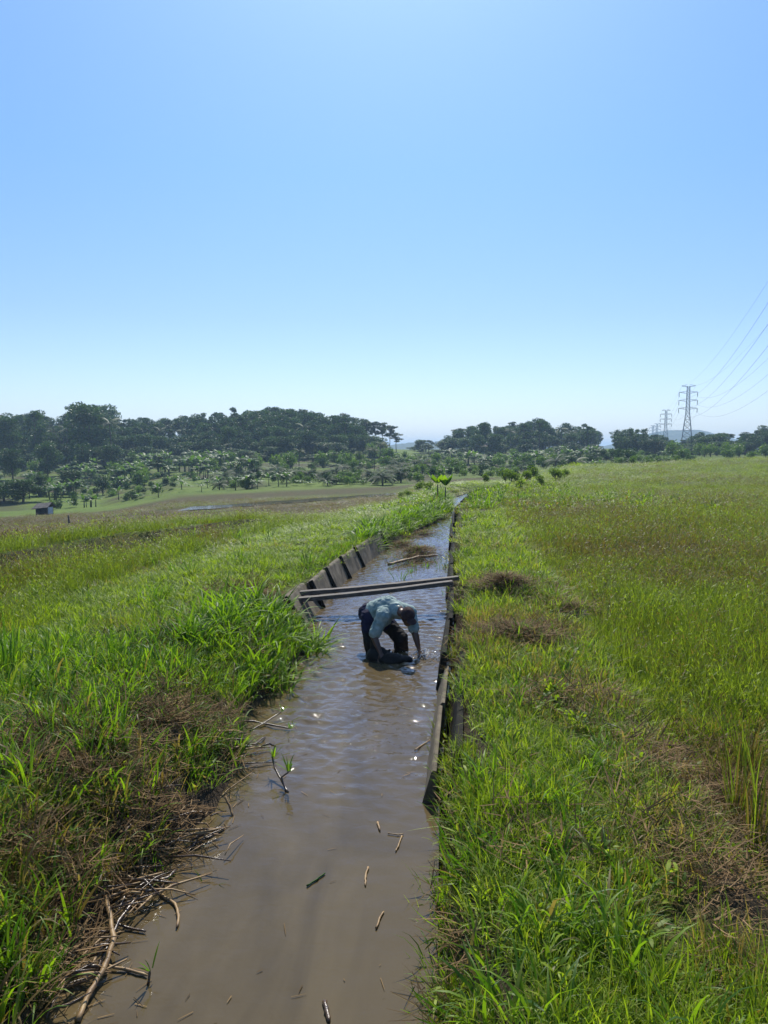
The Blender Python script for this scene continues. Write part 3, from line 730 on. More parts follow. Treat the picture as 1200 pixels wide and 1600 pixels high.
# ------------------------------------------------------------------ footbridge
def beam(mb, a, b, w, h, n=14, seed=0):
    a, b = Vector(a), Vector(b); t = (b - a).normalized(); s = t.cross(Vector((0, 0, 1))).normalized(); u = s.cross(t)
    rg = random.Random(seed); base = len(mb.v)
    for i in range(n + 1):
        p = a.lerp(b, i / n) - Vector((0, 0, .018 * math.sin(math.pi * i / n)))
        jw, jh = 1 + rg.uniform(-.06, .06), 1 + rg.uniform(-.07, .07)
        c = .004
        for (e, f) in [(-w / 2, -h / 2 + c), (-w / 2, h / 2 - c), (-w / 2 + c, h / 2), (w / 2 - c, h / 2), (w / 2, h / 2 - c), (w / 2, -h / 2 + c), (w / 2 - c, -h / 2), (-w / 2 + c, -h / 2)]:
            mb.v.append(tuple(p + s * e * jw + u * f * jh))
    for i in range(n):
        for k in range(8): mb.f.append((base + i * 8 + k, base + (i + 1) * 8 + k, base + (i + 1) * 8 + (k + 1) % 8, base + i * 8 + (k + 1) % 8))
    mb.f.append(tuple(base + k for k in range(8))); mb.f.append(tuple(base + n * 8 + k for k in reversed(range(8))))
fb = empty('footbridge', (0, 10.9, .4))
tag(fb, 'narrow footbridge of two weathered timber beams laid across the canal behind the man', 'footbridge')
Lh, Rh = .40, .54
A1, B1 = Vector(D(436, 929, 11.1)), Vector(D(716, 903, 11.5))
A2, B2 = Vector(D(440, 939, 10.85)), Vector(D(707, 910, 11.22))
for (a, b, sd) in ((A1, B1, 1), (A2, B2, 2)):
    mb = MB(); beam(mb, a, b, .12, .062, seed=sd); ob = mb.build('beam', M_wood, None, smooth=False)
    ob.parent = fb; ob.location = (0, -10.9, -.4)

# ------------------------------------------------------------------ leaf clouds and trees
def leaf_cloud(rg, lumps, n, size, flatz=1.0, shell=.55, up=.0):
    """lumps: (cx,cy,cz,rx,ry,rz). n small leaf-spray quads"""
    L = np.array(lumps, float); wgt = (L[:, 3] * L[:, 4] * L[:, 5]) ** .67; wgt /= wgt.sum()
    k = rg.choice(len(L), n, p=wgt)
    d = rg.normal(size=(n, 3)); d /= np.linalg.norm(d, axis=1)[:, None]
    r = shell + (1 - shell) * rg.random(n) ** .7
    r = r * (1 + .22 * (rg.random(n) - .3))
    C = L[k, :3] + d * L[k, 3:] * r[:, None]
    u = rg.normal(size=(n, 3)); u[:, 2] *= flatz; u /= np.linalg.norm(u, axis=1)[:, None]
    v = rg.normal(size=(n, 3)); v[:, 2] *= flatz; v -= (v * u).sum(1)[:, None] * u; v /= np.linalg.norm(v, axis=1)[:, None]
    s = size * rg.uniform(.5, 1.25, n)[:, None]
    V = np.stack([C - u * s, C - v * s * .55, C + u * s, C + v * s * .55], 1).reshape(-1, 3)
    Q = np.arange(n * 4).reshape(-1, 4)
    tl = rg.random(len(L)) * .5
    T = np.clip(tl[k] + rg.random(n) * .55, 0, 1)
    return V, Q, np.repeat(T, 4), np.full(n * 4, 2.0)

def cloud_mesh(name, arr, mat): return np_mesh(name, arr[0], arr[1], mat, False, {'tint': arr[2], 'brk': arr[3]})

def kind_broad(seed, H=13, W=6.0, dens=5200, low=.12, mat=None):
    rg = np.random.default_rng(seed); lumps = []
    for i in range(19):
        a = rg.uniform(0, 6.28); z = rg.uniform(low, .93); rr = W * .62 * math.sqrt(rg.random()) * (1 - max(0, z - .6) * 1.6)
        s = W * rg.uniform(.24, .42)
        lumps.append((rr * math.cos(a), rr * math.sin(a), z * H, s, s, s * .75))
    lumps.append((0, 0, H * .6, W * .5, W * .5, H * .24))
    mb = MB(); mb.tube([(0, 0, -.5), (.1, 0, H * .3), (0, .1, H * .62)], [H * .022, H * .016, H * .009], 7)
    for l in lumps[:9]: mb.tube([(0, 0, H * .25), (l[0] * .5, l[1] * .5, l[2] * .7), (l[0], l[1], l[2])], [H * .009, H * .006, H * .003], 5)
    return mb.mesh('trunk', M_bark), cloud_mesh('crown', leaf_cloud(rg, lumps, dens, .31), mat or M_tree)
def kind_tall(seed, H=16):
    """open-crowned tree: clumps on long limbs, sky between them"""
    rg = np.random.default_rng(seed); lumps = []
    for i in range(13):
        a = rg.uniform(0, 6.28); z = rg.uniform(.45, .97); rr = rg.uniform(.8, 3.6) * (1.15 - z * .6)
        s = rg.uniform(.8, 1.6); lumps.append((rr * math.cos(a), rr * math.sin(a), z * H, s, s, s * .7))
    mb = MB(); mb.tube([(0, 0, -.5), (.2, .1, H * .45), (0, .2, H * .85)], [.32, .2, .08], 7)
    for l in lumps: mb.tube([(0.1, 0.1, l[2] - abs(l[0]) - 1.6), (l[0] * .6, l[1] * .6, l[2] - .7), (l[0], l[1], l[2])], [.1, .06, .03], 5)
    return mb.mesh('trunk', M_bark), cloud_mesh('crown', leaf_cloud(rg, lumps, 1900, .34, shell=.35), M_tree)
def kind_flat(seed, H=15):
    """flat-topped feathery tree: thin tiers on slender stems"""
    rg = np.random.default_rng(seed); lumps = []
    for i in range(17):
        a = rg.uniform(0, 6.28); z = rg.uniform(.6, 1.0); rr = rg.uniform(.4, 3.4)
        s = rg.uniform(1.1, 2.0); lumps.append((rr * math.cos(a), rr * math.sin(a), z * H - rr * .25, s * .9, s * .9, rg.uniform(.4, .9)))
    mb = MB(); mb.tube([(0, 0, -.5), (.15, 0, H * .5), (0, 0, H * .8)], [.2, .15, .07], 6)
    for l in lumps: mb.tube([(0, 0, H * .55), (l[0] * .5, l[1] * .5, l[2] - .9), (l[0], l[1], l[2] - .1)], [.08, .05, .02], 5)
    return mb.mesh('trunk', M_bark), cloud_mesh('crown', leaf_cloud(rg, lumps, 2400, .30, flatz=.7, shell=.1), M_treeB)
def kind_bush(seed, H=2.4, mat=None):
    rg = np.random.default_rng(seed); lumps = []
    for i in range(8):
        a = rg.uniform(0, 6.28); rr = rg.uniform(0, H * .35); s = H * rg.uniform(.18, .3)
        lumps.append((rr * math.cos(a), rr * math.sin(a), H * rg.uniform(.3, .8), s, s, s))
    mb = MB(); mb.tube([(0, 0, -.2), (0, 0, H * .5)], [.07, .04], 5)
    for l in lumps: mb.tube([(0, 0, .1), (l[0], l[1], l[2])], [.035, .015], 4)
    return mb.mesh('stem', M_bark), cloud_mesh('foliage', leaf_cloud(rg, lumps, 620, .15 * H / 2.4, shell=.4), mat or M_bush)
def ribbon(path, widths, side_dir, droop=.0):
    """broad leaf or leaflet strip with a folded midrib: arrays"""
    V = []; n = len(path)
    for p, w in zip(path, widths):
        p = Vector(p); s = Vector(side_dir) * w
        V += [p - s - Vector((0, 0, droop * w)), p, p + s - Vector((0, 0, droop * w))]
    Q = []
    for i in range(n - 1):
        a = 3 * i; Q += [(a, a + 1, a + 4, a + 3), (a + 1, a + 2, a + 5, a + 4)]
    return V, Q
def kind_palm(seed, H=9):
    rg = random.Random(seed); V = []; Q = []; T = []
    lean = (rg.uniform(-.6, .6), rg.uniform(-.6, .6))
    mb = MB(); top = Vector((lean[0], lean[1], H))
    mb.tube([(0, 0, -.4), (lean[0] * .3, lean[1] * .3, H * .5), top], [.17, .13, .10], 7)
    for i in range(20):
        a = i * 2.4 + rg.uniform(-.2, .2); el = rg.uniform(-.35, 1.25); L = rg.uniform(2.4, 3.2)
        d = Vector((math.cos(a), math.sin(a), 0)); sd = Vector((-math.sin(a), math.cos(a), 0)); path = []; p = top.copy(); e = el
        for k in range(9):
            path.append(p.copy()); p = p + (d * math.cos(e) + Vector((0, 0, math.sin(e)))) * L / 8; e -= .2
        t = rg.random()
        for k in range(1, 9):          # drooping leaflets in pairs along the rib
            for s in (-1, 1):
                for q in (0, .5):
                    b = path[k - 1].lerp(path[k], q); w = .62 * math.sin(math.pi * min(.97, (k - 1 + q) / 8 + .08)) + .08
                    tip = b + sd * s * w * .8 + d * .18 - Vector((0, 0, w * .55)); n = len(V)
                    V += [b - d * .07, b + d * .07, tip + d * .02, tip - d * .02]; Q.append((n, n + 1, n + 2, n + 3)); T += [t] * 4
    me = np_mesh('crown', np.array([tuple(v) for v in V]), np.array(Q), M_palm, False, {'tint': T, 'brk': [2.0] * len(T)})
    return mb.mesh('trunk', M_bark), me
def kind_banana(seed, H=3.0, nl=9, stems=1, sr=.5, wm=1.0, lm=1.0, up=False, mat=None):
    rg = random.Random(seed); V = []; Q = []; T = []; mb = MB()
    for s_ in range(stems):
        bx, by = (0, 0) if stems == 1 else (rg.uniform(-.9, .9), rg.uniform(-.9, .9)); h = H * rg.uniform(.75, 1.1)
        st = h * sr; mb.tube([(bx, by, -.2), (bx, by, st)], [.11 * h / 3, .06 * h / 3], 7)
        for i in range(nl):
            a = i * 2.4 + rg.uniform(-.4, .4); e = rg.uniform(.7, 1.4); L = h * rg.uniform(.45, .62) * lm
            d = Vector((math.cos(a), math.sin(a), 0)); sd = Vector((-math.sin(a), math.cos(a), 0)); p = Vector((bx, by, st * .95)); path = []
            bend = rg.uniform(.14, .34)
            if up: e = rg.uniform(.75, 1.35); bend = rg.uniform(.02, .13)
            for k in range(8):
                path.append(p.copy()); p = p + (d * math.cos(e) + Vector((0, 0, math.sin(e)))) * L / 7; e -= bend
            wd = [.03, .03, .6, .95, 1, .95, .7, .15]; wd = [w * h * .075 * wm for w in wd]
            v, q = ribbon(path, wd, sd, .35); n = len(V); V += v; Q += [tuple(n + j for j in f) for f in q]; T += [rg.uniform(.1, 1)] * len(v)
    me = np_mesh('leaves', np.array([tuple(v) for v in V]), np.array(Q), mat or M_banana, True, {'tint': T, 'brk': [2.0] * len(T)})
    return mb.mesh('stem', M_bstem), me
def kind_bamboo(seed, H=11):
    rg = np.random.default_rng(seed); mb = MB(); lumps = []
    for i in range(14):
        a = rg.uniform(0, 6.28); r = rg.uniform(.3, 2.6); dx, dy = math.cos(a) * r, math.sin(a) * r; h = H * rg.uniform(.7, 1)
        mb.tube([(dx * .2, dy * .2, -.3), (dx * .6, dy * .6, h * .6), (dx, dy, h)], [.06, .05, .02], 4)
        for k in range(4):
            t = .35 + .2 * k; lumps.append((dx * t * 1.15, dy * t * 1.15, h * t + .3, .95, .95, .9))
    return mb.mesh('canes', M_bark), cloud_mesh('foliage', leaf_cloud(rg, lumps, 3000, .30, shell=.2), M_tree)
def kind_bare(seed, H=12):
    rg = random.Random(seed); mb = MB()
    def br(p, d, L, r, lv):
        q = p + d * L; mb.tube([p, p.lerp(q, .5) + Vector((rg.uniform(-.1, .1), rg.uniform(-.1, .1), 0)) * L * .4, q], [r, r * .8, r * .6], 5)
        if lv: 
            for _ in range(3):
                nd = (d + Vector((rg.uniform(-1, 1), rg.uniform(-1, 1), rg.uniform(-.1, .7))) * .7).normalized(); br(q, nd, L * .62, r * .55, lv - 1)
    br(Vector((0, 0, -.4)), Vector((0, 0, 1)), H * .42, .2, 4)
    return mb.mesh('trunk', M_bark), None

KIND = {
    'broad': [kind_broad(s) for s in (1, 2, 3, 4, 5)],
    'tall': [kind_tall(s) for s in (11, 12, 13)],
    'flat': [kind_flat(s) for s in (21, 22, 23, 24)],
    'bush': [kind_bush(s) for s in (31, 32, 33)],
    'darkbush': [kind_bush(s, mat=M_tree) for s in (35, 36)],
    'scrub': [kind_bush(s, mat=M_scrub) for s in (37, 38, 39)],
    'palm': [kind_palm(s) for s in (41, 42, 43)],
    'banana': [kind_banana(s) for s in (51, 52, 53)],
    'bananas': [kind_banana(s, stems=5) for s in (56, 57, 58)],
    'bamboo': [kind_bamboo(s) for s in (61, 62)],
    'bare': [kind_bare(s) for s in (71,)],
    'seedling': [kind_banana(91, nl=8, sr=.55, wm=1.25, lm=1.0, up=True, mat=M_lush), kind_banana(92, nl=8, sr=.55, wm=1.25, lm=1.0, up=True, mat=M_lush)],
    'young': [kind_palm(81, 1.6), kind_palm(82, 1.2)],
}
NAMES = {'scrub': ('bush', 'bush'), 'seedling': ('banana_plant', 'banana plant'), 'broad': ('broadleaf_tree', 'tree'), 'tall': ('open_crowned_tree', 'tree'), 'flat': ('flat_topped_tree', 'tree'), 'bush': ('bush', 'bush'), 'darkbush': ('bush', 'bush'),
         'palm': ('coconut_palm', 'palm'), 'banana': ('banana_plant', 'banana plant'), 'bananas': ('banana_clump', 'banana plants'), 'bamboo': ('bamboo_clump', 'bamboo'), 'bare': ('bare_tree', 'tree'), 'young': ('young_palm', 'palm')}
NOMH = {'scrub': 2.0, 'seedling': 3.0, 'broad': 13, 'tall': 16.5, 'flat': 15.3, 'bush': 2.4, 'darkbush': 2.4, 'palm': 11.5, 'banana': 2.7, 'bananas': 2.8, 'bamboo': 11.5, 'bare': 12, 'young': 3.6}
PARTS = {'scrub': ('stem', 'foliage'), 'seedling': ('stem', 'leaves'), 'broad': ('trunk', 'crown'), 'tall': ('trunk', 'crown'), 'flat': ('trunk', 'crown'), 'bush': ('stem', 'foliage'), 'darkbush': ('stem', 'foliage'), 'palm': ('trunk', 'crown'), 'banana': ('stem', 'leaves'), 'bananas': ('stem', 'leaves'), 'bamboo': ('canes', 'foliage'), 'bare': ('trunk', 'branches'), 'young': ('trunk', 'crown')}
prng = random.Random(77)
def plant(kind, px, dep, top_py=None, label='', group=None, h=None, base_py=None):
    """stand a plant on the ground at the depth dep in the direction of column px; height from its top row or h"""
    x = (px - 600) / F * dep
    x, y = x, dep
    z = float(ground(x, y))
    H = h if h else max(.5, D(px, top_py, y)[2] - z)
    s = H / NOMH[kind]; v = prng.choice(KIND[kind])
    root = empty(NAMES[kind][0], (x, y, z), prng.uniform(0, 6.28))
    w = s * prng.uniform(.9, 1.15)
    if kind in ('broad', 'tall', 'flat', 'bamboo') or (kind == 'palm' and H > 8): w = max(w, .75)
    root.scale = (w, w, s)
    for nm, m_ in zip(PARTS[kind], v):
        if m_ is not None: link(nm, m_, root)
    tag(root, label, NAMES[kind][1], group)
    return root

# wood on the left ridge: outline of its top in the photograph (column, row)
RIDGE = [(-60, 655), (0, 650), (20, 655), (40, 652), (60, 643), (80, 655), (95, 672), (108, 650), (120, 637), (145, 634), (170, 642), (182, 660), (200, 655), (230, 655), (260, 658), (300, 652), (330, 648), (345, 652), (365, 642), (400, 645), (430, 638), (460, 645), (480, 643), (500, 652), (530, 650), (560, 655), (590, 658), (610, 662), (622, 678), (635, 694), (648, 700)]
rx_ = [a for a, b in RIDGE]; ry_ = [b for a, b in RIDGE]
top_at = lambda px: float(np.interp(px, rx_, ry_))
WORD = {'broad': 'broadleaf tree', 'flat': 'feathery flat topped tree', 'tall': 'open crowned tree', 'palm': 'coconut palm', 'bamboo': 'dense bamboo clump', 'bush': 'green bush', 'darkbush': 'dark bush', 'bananas': 'banana clump', 'banana': 'small banana plant', 'young': 'young palm'}
PLUR = {'broad': 'broadleaf trees', 'flat': 'flat topped trees', 'tall': 'open crowned trees', 'palm': 'coconut palms', 'bamboo': 'bamboo clumps', 'bush': 'bushes', 'darkbush': 'dark bushes', 'bananas': 'banana clumps', 'banana': 'banana plants', 'young': 'young palms'}
LZ = [(70, 'above the hut'), (190, 'under the tallest tree'), (290, 'above the banana grove'), (390, 'left of the ridge middle'), (470, 'at the top of the ridge'), (545, 'right of the ridge top'), (999, 'near the slender trees')]
def zone_of(px, Z): return [w for lim, w in Z if px < lim][0]
def wood(rows, x0, x1, topf, Z, wood_name, kind_fn=None, skip=None):
    for row, (dep, lo, step, kinds) in enumerate(rows):
        px = x0 + row * 6
        while px < x1(row):
            if skip and skip(px, row): px += step * .7; continue
            k = kinds[prng.randrange(len(kinds))]
            if kind_fn: k = kind_fn(px, row) or k
            t = topf(px) + lo + prng.uniform(-3, 5)
            where = ['on the skyline', 'just below the skyline', 'in the middle', 'in the lower part', 'at the front foot', 'at the very foot'][min(row, 5)]
            lab = '%s %s of the %s %s' % (WORD[k].replace('dense ', '').replace('dark ', ''), where, wood_name, zone_of(px, Z)) if row > 1 else '%s %s %s' % (WORD[k], where.replace('skyline', wood_name + ' skyline'), zone_of(px, Z))
            plant(k, px + prng.uniform(-4, 4), dep + prng.uniform(-5, 5), t, lab, '%s %s of the %s %s' % (PLUR[k], where, wood_name, zone_of(px, Z)))
            px += step * prng.uniform(.8, 1.2)
wood([(285, -5, 14, ['broad', 'flat', 'broad', 'tall']), (262, 0, 15, ['broad', 'broad', 'flat', 'bamboo']), (244, 8, 17, ['broad', 'broad', 'tall', 'palm']), (229, 24, 17, ['broad', 'bamboo', 'broad', 'broad']), (217, 40, 17, ['broad', 'broad', 'palm', 'bamboo']), (206, 60, 20, ['broad', 'darkbush', 'bamboo'])],
     -50, lambda r: 632 - r * 9, top_at, LZ, 'left wood', lambda px, r: 'flat' if px > 545 and r == 0 else None, lambda px, r: (px > 563 and 0 < r < 3) or (r == 0 and px > 575))
plant('broad', 140, 215, 634, 'tallest round crowned dark tree standing up from the far left wood', None)
plant('tall', 58, 215, 642, 'tall open crowned tree left of the bare tree on the far left skyline', None)
plant('broad', 15, 215, 650, 'rounded dark tree at the left edge of the photo on the skyline', None)
plant('bare', 99, 222, 654, 'leafless pale tree in the sky gap between two big dark crowns', None)
plant('palm', 176, 218, 644, 'coconut palm leaning against the right side of the tallest dark tree', None)
plant('palm', 107, 224, 658, 'coconut palm beside the leafless tree on the far left skyline', None)
for i, (px, t) in enumerate([(573, 655), (586, 657), (598, 659), (609, 663), (619, 676)]):
    plant('flat', px, 262 + i * 2, t, ['leftmost','second from left','middle','second from right','rightmost'][i] + ' of the slender trees with sky between trunks', 'slender trees at the end of the left wood')
for (px, dep, h, k, lab) in [(744, 243, 7.5, 'broad', 'leafy tree just left of the white house front'), (773, 243, 6.8, 'broad', 'leafy tree just right of the white house front'), (762, 241, 3.0, 'darkbush', 'dark bush right in front of the white house'), (750, 241, 2.4, 'darkbush', 'dark bush at the left corner of the white house'), (758, 256, 11, 'broad', 'tall leafy tree rising behind the white house'), (812, 250, 6.5, 'broad', 'leafy tree in front of the small pale house'), (822, 252, 7, 'broad', 'leafy tree right of the small pale house')]:
    plant(k, px, dep, None, lab, None, h=h)
# lower trees in front of the left wood
for (px, dep, t, k, lab) in [(20, 175, 700, 'broad', 'mid sized leafy tree on the slope above the hut'), (75, 185, 690, 'broad', 'mid sized tree below the bare tree'), (130, 190, 692, 'bamboo', 'bamboo below the tallest tree of the left wood'),
                             (175, 195, 695, 'broad', 'dark tree at the foot of the left wood by the banana grove'), (35, 125, 748, 'broad', 'low spreading tree right behind the hut'), (5, 128, 752, 'broad', 'low spreading tree at the left edge beyond the field'),
                             (60, 140, 738, 'bamboo', 'leafy clump behind the hut'), (110, 150, 735, 'broad', 'rounded tree between the hut and the banana clump'), (160, 145, 742, 'darkbush', 'dark shrub behind the banana clump'),
                             (247, 170, 712, 'tall', 'upright dark tree alone in the banana grove'), (325, 165, 735, 'darkbush', 'dark round shrub on the terrace right of the banana grove'), (205, 118, 766, 'darkbush', 'small round dark tree at the near edge of the terraces')]:
    plant(k, px, dep, t, lab, None)
plant('bananas', 140, 108, 770, 'clump of banana plants right of the hut at the edge of the field', None)
plant('bananas', 85, 132, 752, 'banana clump rising behind the hut', None)
# banana grove and young palms on the terraces
MZ = [(70, 'near the left photo edge'), (190, 'behind the hut and banana clump'), (300, 'around the lone upright tree'), (420, 'left of the terrace middle'), (540, 'right of the terrace middle'), (640, 'toward the gap between the woods'), (740, 'above the young banana plants'), (840, 'below the white house'), (940, 'below the wood end'), (1040, 'left of the power towers'), (1130, 'below the power towers'), (1999, 'near the right photo edge')]
def many(kind, n, px0, px1, d0, d1, hh, lab, grp, seed):
    rg = random.Random(seed); mid = (d0 + d1) / 2
    for i in range(n):
        px, d = rg.uniform(px0, px1), rg.uniform(d0, d1); z = zone_of(px, MZ); w = 'in the nearer rows' if d < mid else 'higher up'
        plant(kind, px, d, None, '%s %s, %s' % (lab, w, z), '%s %s, %s' % (grp, w, z), h=rg.uniform(*hh))
many('bananas', 36, 60, 400, 160, 212, (3.2, 4.6), 'banana clump of the left grove', 'banana clumps at the foot of the left wood', 1)
many('bananas', 12, -30, 190, 130, 165, (3, 4.4), 'banana clump at far left', 'banana clumps on the far left slope', 2)
many('bush', 54, 40, 620, 150, 222, (2.2, 4.6), 'rounded green bush below the wood', 'bushes below the left wood', 3)
many('palm', 14, 330, 620, 145, 205, (4, 6.5), 'small coconut palm on the terraces', 'small palms on the terraces', 4)
many('young', 36, 340, 640, 108, 160, (2.2, 3.6), 'young palm on the terraces', 'young palms on the terraces', 5)
many('banana', 16, 150, 520, 100, 128, (1.5, 2.6), 'small banana plant by the terrace edge', 'banana plants at the near edge of the terraces', 6)
many('bush', 26, 620, 900, 130, 225, (1.8, 3.4), 'green bush beyond the canal', 'bushes on the middle terraces', 7)
many('young', 16, 630, 900, 125, 210, (2.2, 3.8), 'young palm beyond the canal bend', 'young palms beyond the canal bend', 8)
many('darkbush', 14, 780, 1010, 140, 215, (2, 3.4), 'dark bush on the slope', 'dark bushes below the right wood', 9)
many('bananas', 20, 640, 930, 170, 230, (2.6, 3.8), 'banana clump beyond the canal', 'banana clumps below the right wood', 10)
# right wood
RIDGE2 = [(640, 702), (655, 698), (675, 694), (695, 690), (705, 676), (720, 672), (745, 668), (770, 672), (790, 668), (800, 664), (812, 670), (820, 664), (835, 672), (842, 656), (855, 668), (870, 672), (885, 664), (900, 670), (915, 666), (928, 678), (945, 682), (955, 684), (965, 668), (985, 664), (1005, 670), (1020, 676), (1035, 678), (1045, 684), (1055, 690), (1080, 688), (1095, 672), (1110, 676), (1130, 678), (1150, 680), (1170, 675), (1190, 668), (1205, 666), (1260, 664)]
qx = [a for a, b in RIDGE2]; qy = [b for a, b in RIDGE2]
rtop = lambda px: float(np.interp(px, qx, qy))
RZ = [(720, 'by the gap'), (760, 'left of the house'), (820, 'around the houses'), (880, 'under the tallest tree'), (999, 'at its right end')]
wood([(300, -7, 13, ['broad', 'flat', 'broad', 'tall']), (280, 0, 14, ['broad', 'broad', 'broad', 'palm']), (262, 10, 15, ['broad', 'bamboo', 'broad', 'broad']), (246, 24, 17, ['broad', 'broad', 'palm'])],
     645, lambda r: 935 - r * 4, rtop, RZ, 'right wood', lambda px, r: 'flat' if 700 < px < 800 and r == 0 else None, lambda px, r: r >= 2 and (747 < px < 768))
FZ = [(1030, 'left of the power towers'), (1100, 'around the nearest tower'), (1160, 'right of the power towers'), (1999, 'at the right photo edge')]
wood([(255, 0, 14, ['broad', 'broad', 'tall']), (240, 5, 14, ['broad', 'broad', 'broad', 'bamboo']), (222, 11, 16, ['broad', 'bamboo', 'broad', 'broad'])],
     962, lambda r: 1245, rtop, FZ, 'far tree line', lambda px, r: 'bamboo' if px < 1015 else None)
plant('tall', 842, 244, 655, 'tallest round open crowned tree on the right wooded skyline', None)
plant('tall', 818, 246, 662, 'second tall open tree just left of the tallest one on the right skyline', None)
plant('palm', 877, 246, 660, 'coconut palm standing above the right wood', None)
plant('tall', 915, 246, 666, 'slim open crowned tree at the right end of the wood', None)
plant('palm', 798, 250, 664, 'palm top poking out left of the tall open trees', None)
many('bush', 22, 1040, 1230, 150, 200, (2.5, 4.2), 'green bush edging the right field', 'bushes at the far edge of the right field', 12)

BF = [m[1] for m in KIND['bush'] + KIND['darkbush']] + [KIND['banana'][0][1]]
layer('undergrowth', [(106, 150, .085, .75), (150, 200, .085, .95), (200, 232, .06, 1.2)], lambda x, y, rg: (x / y < .42) & (rg.random(len(x)) < .12 + sstep(vnoise(x * .03 + 4, y * .22), .45, .62)), BF, lambda x, y: .40 + .45 * vnoise(x * .1, y * .1), 'green scrub and young crops covering the terraced slopes', seed=20, tilt=0)

# the two small banana plants by the canal
for (px, bpy_, tpy, lab) in [(684, 783, 735, 'left of the two young banana plants at the far end of the canal'), (696, 783, 738, 'right of the two young banana plants at the far end of the canal')]:
    c = G(px, bpy_, .3); h = D(px, tpy, c[1])[2] - .3
    root = plant('seedling', px, c[1], None, lab, None, h=h * 1.2)

for i, (px, dep, h) in enumerate([(775, 44, 1.1), (800, 47, 1.5), (822, 50, 1.3), (845, 46, 1.2), (868, 52, 1.5), (790, 56, 1.6), (835, 58, 1.7), (885, 56, 1.1), (758, 52, 1.0), (812, 43, .9)]):
    plant('scrub', px, dep, None, 'scrubby field bush, %s of those right of the canal bend' % ['leftmost near one', 'second near one', 'middle one', 'low one in front', 'large right one', 'tall left one behind', 'tall middle one behind', 'small one far right', 'small one far left', 'smallest'][i], 'scrubby bushes right of the canal bend', h=h * .6)
for i, (px, dep, h) in enumerate([(640, 42, .9), (655, 44, 1.1), (668, 41, .9), (628, 46, .8)]):
    plant('scrub', px, dep, None, 'scrubby bush left of the two young banana plants, %s' % ['third from them', 'second from them', 'nearest to them', 'farthest from them'][i], 'scrubby bushes left of the young banana plants', h=h * .6)
# ------------------------------------------------------------------ hut, posts, houses
M_roof = simple('grey_thatch', [(.3, (.06, .055, .05)), (.7, (.17, .15, .13))], 3, .9, .6, bdist=.03)
M_wall = simple('dark_boards', [(.3, (.02, .02, .022)), (.7, (.06, .055, .05))], 4, .9, .3)
M_sheet = simple('pale_sheet', [(.3, (.35, .38, .42)), (.7, (.6, .63, .66))], 3, .6, .2)
hx, hy, _ = D(70, 808, 80); hz = float(ground(hx, hy))
hut = empty('field_hut', (hx, hy, hz), R(-8)); tag(hut, 'small dark field hut with sagging grey roof at the far left', 'hut')
mb = MB(); mb.box((0, .0, .55), (1.35, 1.1, .7)); mb.build('wall', M_wall, hut, smooth=False)
mb = MB(); mb.box((.69, 0, .65), (.03, .9, .75)); mb.box((.72, -.3, .5), (.03, .3, .4)); mb.build('sheet', M_sheet, hut, smooth=False)
for sx in (-.65, .65):
    for sy in (-.52, .52):
        mb = MB(); mb.tube([(sx, sy, -.1), (sx, sy, 1.0)], .05, 6); mb.build('leg', M_wood, hut)
mb = MB(); mb.add([(-1.0, -.85, .85), (.9, -.8, 1.05), (.85, .1, 1.55), (-.9, .1, 1.38), (.9, .85, 1.0), (-1.0, .85, .85), (-1.0, -.85, .80), (.9, -.8, .99), (.85, .1, 1.49), (-.9, .1, 1.32), (.9, .85, .94), (-1.0, .85, .79)],
              [(0, 1, 2, 3), (3, 2, 4, 5), (9, 8, 7, 6), (11, 10, 8, 9), (0, 6, 7, 1), (1, 7, 8, 2), (2, 8, 10, 4), (4, 10, 11, 5), (5, 11, 9, 3), (3, 9, 6, 0)])
mb.build('roof', M_roof, hut, smooth=False)
for (px, py, dep, h, lab) in [(108, 829, 46, .8, 'upright weathered fence post in the left field in front of the hut'), (77, 831, 45, .22, 'short broken post stub left of the upright one in the left field')]:
    x, y, _ = D(px, py, dep); z = float(ground(x, y)); mb = MB()
    mb.tube([(0, 0, -.2), (.01, 0, h * .5), (-.02, .01, h)], [.06, .055, .045], 7); mb.tube([(-.02, 0, h * .8), (.07, 0, h * .84)], [.02, .015], 5)
    tag(mb.build('fence_post', M_wood, loc=(x, y, z)), lab, 'post')
M_white = simple('white_wall', [(.3, (.6, .6, .58)), (.7, (.8, .8, .78))], 1, .8, 0)
M_tile = simple('brown_tiles', [(.3, (.05, .035, .028)), (.7, (.10, .065, .05))], 1, .8, .3)
M_glassd = simple('dark_glass', [(.3, (.02, .02, .03)), (.7, (.04, .04, .05))], 1, .2, 0)
def house(px, py, dep, w, lab):
    x, y, z = D(px, py, dep); z = max(z - 2.4, float(ground(x, y)))
    hs = empty('house', (x, y, z), R(12)); tag(hs, lab, 'house')
    mb = MB(); mb.box((0, 0, 1.4), (w, 4, 2.8)); wa = mb.build('wall', M_white, hs, smooth=False)
    mb = MB(); mb.add([(-w / 2 - .6, -2.7, 2.7), (w / 2 + .6, -2.7, 2.7), (w / 2 - .6, 0, 4.3), (-w / 2 + .6, 0, 4.3), (w / 2 + .6, 2.7, 2.7), (-w / 2 - .6, 2.7, 2.7)], [(0, 1, 2, 3), (3, 2, 4, 5), (1, 4, 2), (0, 3, 5), (0, 5, 4, 1)])
    mb.build('roof', M_tile, hs, smooth=False)
    mb = MB(); mb.box((0, -2.03, 1.05), (.9, .06, 2.1)); mb.build('door', M_wall, hs, smooth=False)
    for sx in (-w * .3, w * .3): mb = MB(); mb.box((sx, -2.03, 1.5), (1.0, .06, 1.1)); mb.build('window', M_glassd, hs, smooth=False)
house(757, 704, 250, 5, 'white walled house with a brown roof half hidden among trees below the right wood')
house(814, 690, 262, 5, 'small pale house glimpsed higher up among the trees of the right wood')

